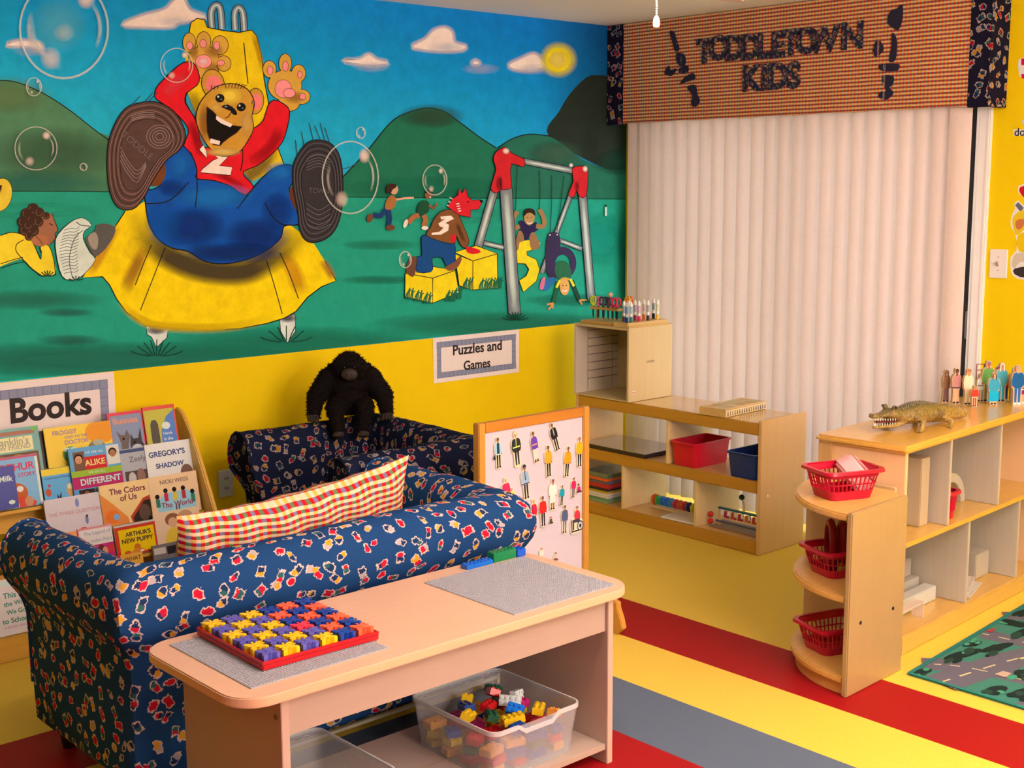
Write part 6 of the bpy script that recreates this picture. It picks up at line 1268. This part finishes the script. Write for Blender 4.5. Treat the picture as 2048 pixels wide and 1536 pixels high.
G().box(.0362, .044, -.06, .06, -.012, .012).box(.0362, .042, -.05, .05, .02, .032).obj('ridge', m_pk, fo, bevel=.003)
for k, (dx, dy, tl) in enumerate(((-.022, .030, 6), (.020, .020, -5))):
    t = thing('toy_ring', f'dark red ring standing upright in the middle basket, {("left", "right")[k]} one of two', 'ring', (-1.385+dx, -2.40+dy-.02, .3345+.003), R(35), 'red rings in the middle basket'); t.rotation_euler = (0, R(tl), R(48))
    G().tube([(.040*cos(a), 0, .090+.075*sin(a)) for a in [2*pi*j/26 for j in range(26)]], .0135, 10, closed=True).obj('ring', P(ob(150, 6, 20), .2, .05, 40), t)
for k, (dx, dy, c, nm) in enumerate(((-.045, -.055, (236, 200, 40), 'yellow'), (-.012, -.062, (236, 206, 70), 'pale yellow'), (-.030, -.030, (30, 24, 26), 'black'), (.020, -.058, (30, 24, 26), 'black'))):
    t = thing('toy_piece', f'{nm} toy piece in the middle red basket, {("leftmost", "second", "third", "rightmost")[k]} seen through its slots', 'toy', (-1.385+dx*.9, -2.40+dy*.8, .3345), R(20*k), 'toy pieces in the middle basket'); G().box(-.012, .012, -.008, .008, 0, .036).obj('body', P(ob(*c), .35), t, bevel=.004); G().cyl((0, 0, .0362), (0, 0, .044), .005, n=10).obj('stud', P(ob(*c), .35), t)
# things inside the block shelf
m_blk = wood(ob(214, 180, 152, 1.5), 2, .5, .05, .02); m_blx = wood(ob(214, 184, 160, 1.5), 0, .5, .05, .02); m_bld2 = wood(ob(184, 144, 108), 2, .5, .07, .02)
def blockbox(label, s, d, z, w, dd, h, mm=m_blk, rz=0, group='wooden unit blocks in the block shelf'):
    t = thing('wood_block', label, 'wood block', ws(s, d, z), RZ+R(rz), group); G().box(-w/2, w/2, -dd/2, dd/2, 0, h).obj('block', mm, t, bevel=.003); return t
blockbox('tall pale upright wood block at the left of the upper block shelf', .20, .17, .4035, .085, .04, .30, wood(ob(226, 200, 180, 1.4), 2, .5, .03, .02)); blockbox('thin tan plank leaning beside the pale upright block', .135, .24, .4035, .03, .03, .30, m_bld2); blockbox('tall narrow wood block standing against the shelf end', .075, .26, .4035, .05, .04, .27, m_bld2)
blockbox('pale upright wood block just left of the upper divider', .295, .15, .4035, .065, .16, .25, m_bld2); blockbox('tall brown wood block right of the upper divider', .43, .28, .4035, .06, .05, .28, m_bld2)
blockbox('tall pale wood block at the right of the arch block', .65, .285, .4035, .12, .04, .29); blockbox('pale wood block low behind the right upper divider', .90, .22, .4035, .2, .06, .10); blockbox('long dark wood plank standing at the far right of the upper shelf', 1.0, .295, .4035, .3, .03, .2, m_bld2)
G()
t = thing('arch_block', 'half round wooden arch block behind the small red basket', 'wood block', ws(.628, .16, .4035), RZ, 'wooden arches in the block shelf')
arc = [(.130*cos(pi*k/18), .130*sin(pi*k/18)) for k in range(19)] + [(.094*cos(pi*k/18), .094*sin(pi*k/18)) for k in range(18, -1, -1)]
G().prism(arc, -.03, .03, Matrix(((1, 0, 0, 0), (0, 0, 1, 0), (0, 1, 0, 0), (0, 0, 0, 1)))).obj('arch', m_blk, t, bevel=.002)
b = basket('small red slotted basket on the upper board of the block shelf', ws(.462, .075, .4035), RZ, .044, .044, .105, None)
t = thing('toy_piece', 'yellow and black toy inside the small red basket', 'toy', ws(.462, .075, .4075), RZ); G().box(-.016, .0, -.016, .016, 0, .04).obj('body', P(ob(226, 190, 40), .4), t, bevel=.003); G().box(.001, .016, -.016, .012, 0, .05).obj('clip', P(ob(30, 24, 26), .4), t, bevel=.003)
t = thing('black_mallet', 'black flared handle standing inside the left end of block shelf', 'mallet', ws(.085, .09, .4035), RZ); G().lathe([(.012, 0), (.010, .03), (.012, .07), (.02, .10), (.032, .115), (.030, .125), (.001, .126)], 16).obj('handle', P(ob(26, 24, 34), .4), t)
blockbox('long flat grey wood block at the back of the lower left bay', .325, .24, .0687, .40, .10, .07, m_blx); blockbox('long pale wood block resting on the flat grey block', .325, .255, .1392, .38, .07, .07, wood(ob(206, 172, 146, 1.4), 0, .5, .05, .02))
blockbox('long white wood bar lying in the lower left bay', .315, .135, .0687, .38, .05, .055, wood(ob(226, 200, 180, 1.4), 0, .5, .03, .02))
t = thing('bridge_block', 'clear plastic bridge block standing at front of the lower left bay', 'bridge block', ws(.165, .065, .0687), RZ); m_ac = glossy_clear((.85, .78, .72), .12, .45)
G().box(-.11, .11, -.022, .022, .056, .062).obj('top', m_ac, t); G().box(.104, .110, -.022, .022, 0, .0558).obj('leg', m_ac, t); G().box(-.110, -.104, -.022, .022, 0, .0558).obj('leg', m_ac, t)
blockbox('tall pale wood block behind the lower divider', .43, .29, .0687, .12, .04, .28); 
for k, (s, d, z, r_, nm) in enumerate(((.665, .12, .069, 12, 'bottom'), (.67, .125, .080, 6, 'middle'), (.675, .14, .091, 18, 'top'))):
    t = thing('board_book', f'pale flat board in the lower right bay, {nm} of three', 'board', ws(s, d, z), RZ+R(r_), 'pale boards in the lower right bay'); G().box(-.09, .09, -.085, .085, 0, .009).obj('board', P(ob(222, 190, 172, 1.4), .5, .05, 60), t, bevel=.001); G().box(-.08, .08, -.075, .075, .0091, .0098).obj('picture', P(ob(206, 170, 150), .5, .2, 20), t)
blockbox('grey wood block at the back of the lower right bay', .78, .295, .0687, .10, .03, .16, wood(ob(170, 140, 120), 2, .5)); blockbox('tall brown plank standing right of the lower divider', .60, .29, .0687, .05, .04, .29, m_bld2); blockbox('pale wide wood block at the right of the lower bay', .90, .19, .0687, .12, .16, .10)
# crocodile
cr = thing('toy_crocodile', 'green brown toy crocodile with open jaws on block shelf', 'toy animal', (-.790, -2.338, .7508), R(171.5))
g = G(); S_ = [(-.265, .004, .006, .022), (-.23, .011, .004, .042), (-.18, .017, .003, .056), (-.12, .024, .003, .068), (-.06, .038, .006, .080), (0, .048, .012, .088), (.05, .050, .014, .088), (.095, .042, .016, .080), (.13, .035, .020, .074), (.155, .036, .036, .080), (.175, .032, .042, .082), (.20, .024, .050, .072), (.235, .018, .054, .066), (.258, .018, .052, .066), (.268, .010, .056, .062)]
g.loft([[(x, w*cos(2*pi*k/14), (z0+z1)/2+(z1-z0)/2*sin(2*pi*k/14)) for k in range(14)] for x, w, z0, z1 in S_])
S_ = [(.11, .030, .012, .040), (.145, .032, .010, .032), (.18, .026, .010, .026), (.215, .018, .012, .026), (.243, .012, .014, .024), (.252, .006, .016, .022)]
g.loft([[(x, w*cos(2*pi*k/12), (z0+z1)/2+(z1-z0)/2*sin(2*pi*k/12)) for k in range(12)] for x, w, z0, z1 in S_])
for sx in (-1, 1):
    g.tube([(.075, sx*.035, .045), (.070, sx*.072, .034), (.098, sx*.088, .010), (.105, sx*.092, .005)], [.018, .014, .010, .009], 8)
    g.tube([(-.055, sx*.030, .045), (-.050, sx*.068, .038), (-.080, sx*.080, .014), (-.062, sx*.086, .006)], [.020, .016, .010, .009], 8)
    for x0 in (.105, -.062):
        for k in (-1, 0, 1): g.tube([(x0, sx*.090, .006), (x0+.018, sx*(.092+.010*k), .004)], [.006, .004], 6)
    g.ball((.168, sx*.022, .085), (.012, .009, .009)); g.ball((.258, sx*.008, .066), (.007, .006, .005))
m = bpy.data.materials.new('crocodile_skin'); nt, b_ = _nodes(m); tc = N(nt, 'ShaderNodeTexCoord'); sp = N(nt, 'ShaderNodeSeparateXYZ'); nt.links.new(tc.outputs['Object'], sp.inputs[0]); nz = N(nt, 'ShaderNodeTexNoise', i_Scale=45.0, i_Detail=4.0); nt.links.new(tc.outputs['Object'], nz.inputs['Vector'])
vo = N(nt, 'ShaderNodeTexVoronoi', i_Scale=120.0); nt.links.new(tc.outputs['Object'], vo.inputs['Vector'])
hgt = mth(nt, 'MULTIPLY_ADD', mth(nt, 'ADD', sp.outputs[2], mth(nt, 'MULTIPLY', nz.outputs[0], .05)), 14.0, -.75); cl_ = N(nt, 'ShaderNodeClamp'); nt.links.new(hgt, cl_.inputs[0])
c0 = mix(nt, cl_.outputs[0], ob(190, 136, 66), ob(70, 66, 34)); c0 = mix(nt, mth(nt, 'MULTIPLY', vo.outputs[0], .8), c0, ob(48, 46, 30)); nt.links.new(c0, b_.inputs['Base Color']); b_.inputs['Roughness'].default_value = .45
bp = N(nt, 'ShaderNodeBump', i_Strength=.5, i_Distance=.002); nt.links.new(vo.outputs[0], bp.inputs['Height']); nt.links.new(bp.outputs[0], b_.inputs['Normal'])
merge(g, .0032, 'body', m, cr, 3)
G().loft([[(x, w*cos(2*pi*k/10), z+.004*sin(2*pi*k/10)) for k in range(10)] for x, w, z in ((.125, .022, .036), (.16, .024, .034), (.20, .018, .036), (.235, .011, .038))]).obj('mouth', P(ob(110, 30, 34), .4), cr)
g = G()
for sx in (-1, 1):
    for k in range(9): x = .165+.0105*k; w = .031-.0015*k-(.0004*k); g.cyl((x, sx*(w-.006-.0004*k), .046+.0006*k), (x, sx*(w-.005-.0004*k), .037+.0006*k), .0022, .0004, 5); g.cyl((x-.004, sx*(w-.010-.0006*k), .024), (x-.004, sx*(w-.009-.0006*k), .034), .002, .0004, 5)
tag(g.obj('teeth', P(ob(236, 216, 180), .4), cr), kind='stuff')
for sx in (-1, 1): G().ball((.172, sx*.030, .087), .0042, 8, 6).obj('eye', P(ob(20, 16, 14), .15), cr)
g = G()
for i in range(30):
    x = -.25+.0125*i
    zt = .024+.018*min(1, (x+.265)/.035) if x < -.23 else .042+(.088-.042)*min(1, (x+.23)/.23)
    if x > .06: zt = .088-.012*(x-.06)/.06
    for sy in ((-1, 1) if x < -.05 else (-2, -1, 1, 2)): g.cyl((x, sy*.0068*(1 if x > -.05 else .7), zt-.006-abs(sy)*.001), (x-.003, sy*.0072, zt+.007-abs(sy)*.0015), .0055, .0008, 5)
tag(g.obj('scutes', m, cr), kind='stuff')
# wooden people standing on the block shelf
SPP = [((1888, 738), (1888, 803), 'standing wooden figure in brown patterned robe, leftmost of the row', dict(top=(130, 84, 56), bot=(110, 70, 60), dress=(.04, .12), skin=(150, 90, 66), w=.75, longhair=1)),
 ((1908, 735), (1908, 806), 'standing wooden figure in pink and tan with dark belt', dict(top=(190, 120, 110), bot=(206, 150, 104), belt=(60, 50, 60), skin=(110, 60, 50), w=.85)),
 ((1933, 736), (1932, 808), 'pale wooden figure in cream clothes turned by the dark door edge', dict(top=(226, 190, 156), bot=(222, 190, 160), skin=(206, 120, 80), hair=(120, 50, 40), w=.9)),
 ((1955, 727), (1957, 800), 'wooden stand with an outlined frame behind the small figures', None),
 ((1957, 746), (1957, 802), 'standing wooden figure in white shirt and grey trousers', dict(top=(206, 190, 176), band=(120, 110, 110), bot=(150, 140, 140), skin=(206, 150, 100))),
 ((1973, 720), (1971, 802), 'tall wooden figure in green shirt with dark face', dict(top=(96, 140, 70), bot=(100, 96, 70), skin=(170, 90, 70), hair=(110, 110, 120))),
 ((1987, 734), (1990, 800), 'wooden figure with a red cap behind the teal child', dict(top=(206, 190, 180), bot=(60, 100, 120), hat=(200, 34, 40))),
 ((1998, 724), (1998, 802), 'wooden figure in teal scrubs with a white veil', dict(top=(80, 150, 156), bot=(40, 140, 160), skin=(190, 120, 90), hair=(226, 206, 196), longhair=1)),
 ((1986, 744), (1983, 808), 'wooden child in teal dress with long black hair', dict(top=(60, 140, 160), bot=(24, 150, 180), dress=(.1, .14), longhair=1, w=1.2)),
 ((2009, 739), (2006, 800), 'wooden child in red shirt and blue jeans', dict(top=(210, 40, 60), bot=(40, 60, 130), shoe=(226, 206, 200))),
 ((2024, 733), (2024, 802), 'tan wooden figure half behind the denim clad one', dict(top=(206, 160, 120), bot=(196, 150, 110), skin=(206, 130, 90), hair=(170, 50, 40))),
 ((2031, 729), (2030, 808), 'tall wooden figure in blue denim clothes near the right edge', dict(top=(30, 84, 130), bot=(40, 90, 146), shoe=(220, 214, 210), hair=(150, 120, 90), w=1.05)),
 ((2045, 743), (2045, 806), 'wooden child in red skirt with big black hair at right edge', dict(top=(110, 30, 50), bot=(150, 24, 70), dress=(.3, .16), belt=(200, 190, 190), shoe=(210, 200, 196), w=1.1)),
 ((1946, 770), (1945, 812), 'small wooden child in red in front of the standing figures', dict(top=(190, 56, 40), bot=(200, 60, 40), belt=(226, 196, 180), hair=(150, 100, 50), skin=(170, 110, 70), w=1.25))]
m_wdp = P(ob(206, 156, 112), .5, .1, 90)
for i, (tp_, bt_, lab, st) in enumerate(SPP):
    p = hit(*bt_, 2, .7506); n = Vector((sin(RZ), -cos(RZ), 0)); d0 = SD-.035
    s_ = (p-Vector((SX, SY_, .7506))); dd = s_.x*-sin(RZ)+s_.y*cos(RZ); top = CAM + ray(*tp_)*(((p-CAM).to_2d().length)/ray(*tp_).to_2d().length); H = top.z-p.z
    if st is None:
        t = thing('wooden_stand', lab, 'stand', p, R(-35)); g = G().box(-.018, -.014, -.004, 0, .0005, H).box(.014, .018, -.004, 0, .0005, H).box(-.0138, .0138, -.004, 0, H-.004, H).box(-.0138, .0138, -.004, 0, H-.028, H-.025).box(-.0138, .0138, -.004, 0, .01, .014).box(-.018, .018, -.014, .010, -.0005, .0); g.obj('frame', P(ob(150, 90, 84), .5), t); continue
    t = person('wooden_person', lab, 'toy figure', (p.x, p.y, .7515), H*.97, st, 'wooden people on the block shelf', 0, R(-38), .016, cut=0.0, bm=m_wdp)
    G().box(-.12*H, .12*H, -.022, .004, -.0009, -.0001).obj('base', m_back, t)
# road rug
rg = thing('road_rug', 'green play rug printed with grey roads at the right edge', 'rug', (0, 0, 0))
r0 = Vector((-1.277, -2.619, 0)); e1 = Vector((cos(R(5)), sin(R(5)), 0)); e2 = Vector((.004, -1, 0))
rp = lambda s, d: r0 + e1*s + e2*d
g = G(); cs = [rp(0, 0), rp(1.35, 0), rp(1.35, 1.9), rp(0, 1.9)]
g.add([(*p.to_2d(), .0005) for p in cs] + [(*p.to_2d(), .006) for p in cs], [(3, 2, 1, 0), (4, 5, 6, 7), (0, 1, 5, 4), (1, 2, 6, 5), (2, 3, 7, 6), (3, 0, 4, 7)])
g.obj('pile', P(ob(46, 100, 84, .9), .95, .25, 220, .4), rg)
a = Art(lambda s, d: (*rp(s, d).to_2d(), .006), (0, 0, 1), 2e-5, 2e-4); RD_ = (96, 84, 92); TR = (30, 40, 36); GR2 = (66, 130, 100)
a.line([(-.0, .12), (.35, .20), (.7, .30), (1.4, .30)], .13, RD_, 4); a.line([(.12, .0), (.2, .14), (.25, .5), (.2, 1.9)], .11, RD_, 4); a.line([(.55, .02), (.60, .25), (.8, .5), (1.3, .6)], .10, RD_, 4); a.line([(.8, .0), (.95, .12), (1.35, .10)], .09, RD_, 4); a.line([(.0, .42), (.3, .50), (.6, .9)], .10, RD_, 4)
for p in ([(.02, .12), (.35, .20), (.7, .30), (1.4, .30)], [(.12, .0), (.2, .14), (.25, .5)], [(.55, .02), (.60, .25), (.8, .5)]):
    q = smooth(p, 6, False)
    for i in range(0, len(q)-1, 2): a.line([q[i], q[i+1]], .008, (190, 160, 120), 0)
rnd = random.Random(21)
for s, d, rx, ry in ((.05, .03, .045, .02), (.30, .06, .10, .025), (.45, .12, .09, .022), (.42, .04, .05, .018), (.30, .30, .08, .03), (.5, .38, .10, .03), (.36, .36, .05, .02), (.70, .14, .10, .03), (.74, .06, .03, .05), (.92, .22, .05, .05), (.9, .04, .08, .02), (.08, .28, .05, .025), (.65, .42, .10, .04), (1.1, .2, .1, .04), (.12, .36, .06, .03)):
    a.ell(s, d, rx, ry, TR, 15, 12)
    for k in range(5): a.ell(s+rnd.uniform(-1, 1)*rx, d+rnd.uniform(-1, 1)*ry, rx*.35, ry*.5, rnd.choice([TR, (40, 60, 50), GR2]), 0, 8)
for s, d, w, h, c in ((.20, .22, .05, .04, (176, 140, 120)), (.58, .02, .05, .02, (160, 50, 50)), (.15, .47, .08, .018, (226, 140, 30)), (.28, .56, .08, .02, (226, 146, 30)), (1.02, .05, .06, .04, (226, 150, 30)), (.40, .22, .03, .015, (200, 170, 110)), (.1, .55, .05, .03, (190, 60, 50)), (.72, .22, .03, .015, (190, 60, 60))): a.fill([(s, d), (s+w, d+.01), (s+w, d+h), (s, d+h)], c)
for k in range(5): a.line([(.06+.05*k, .40), (.05+.05*k, .5)], .006, (226, 110, 40), 0)
for d in (.40, .45, .5): a.line([(.05, d), (.30, d+.02)], .006, (190, 70, 50), 0)
a.line([(.004, 0), (.004, 1.9)], .016, (44, 110, 96), 0); a.line([(0, .006), (1.35, .006)], .016, (44, 100, 90), 0)
m_rug = painted('rug_print', .95, False, .35, 150); a.obj('printed_roads', (m_rug, m_sf), rg)
fit_texts()
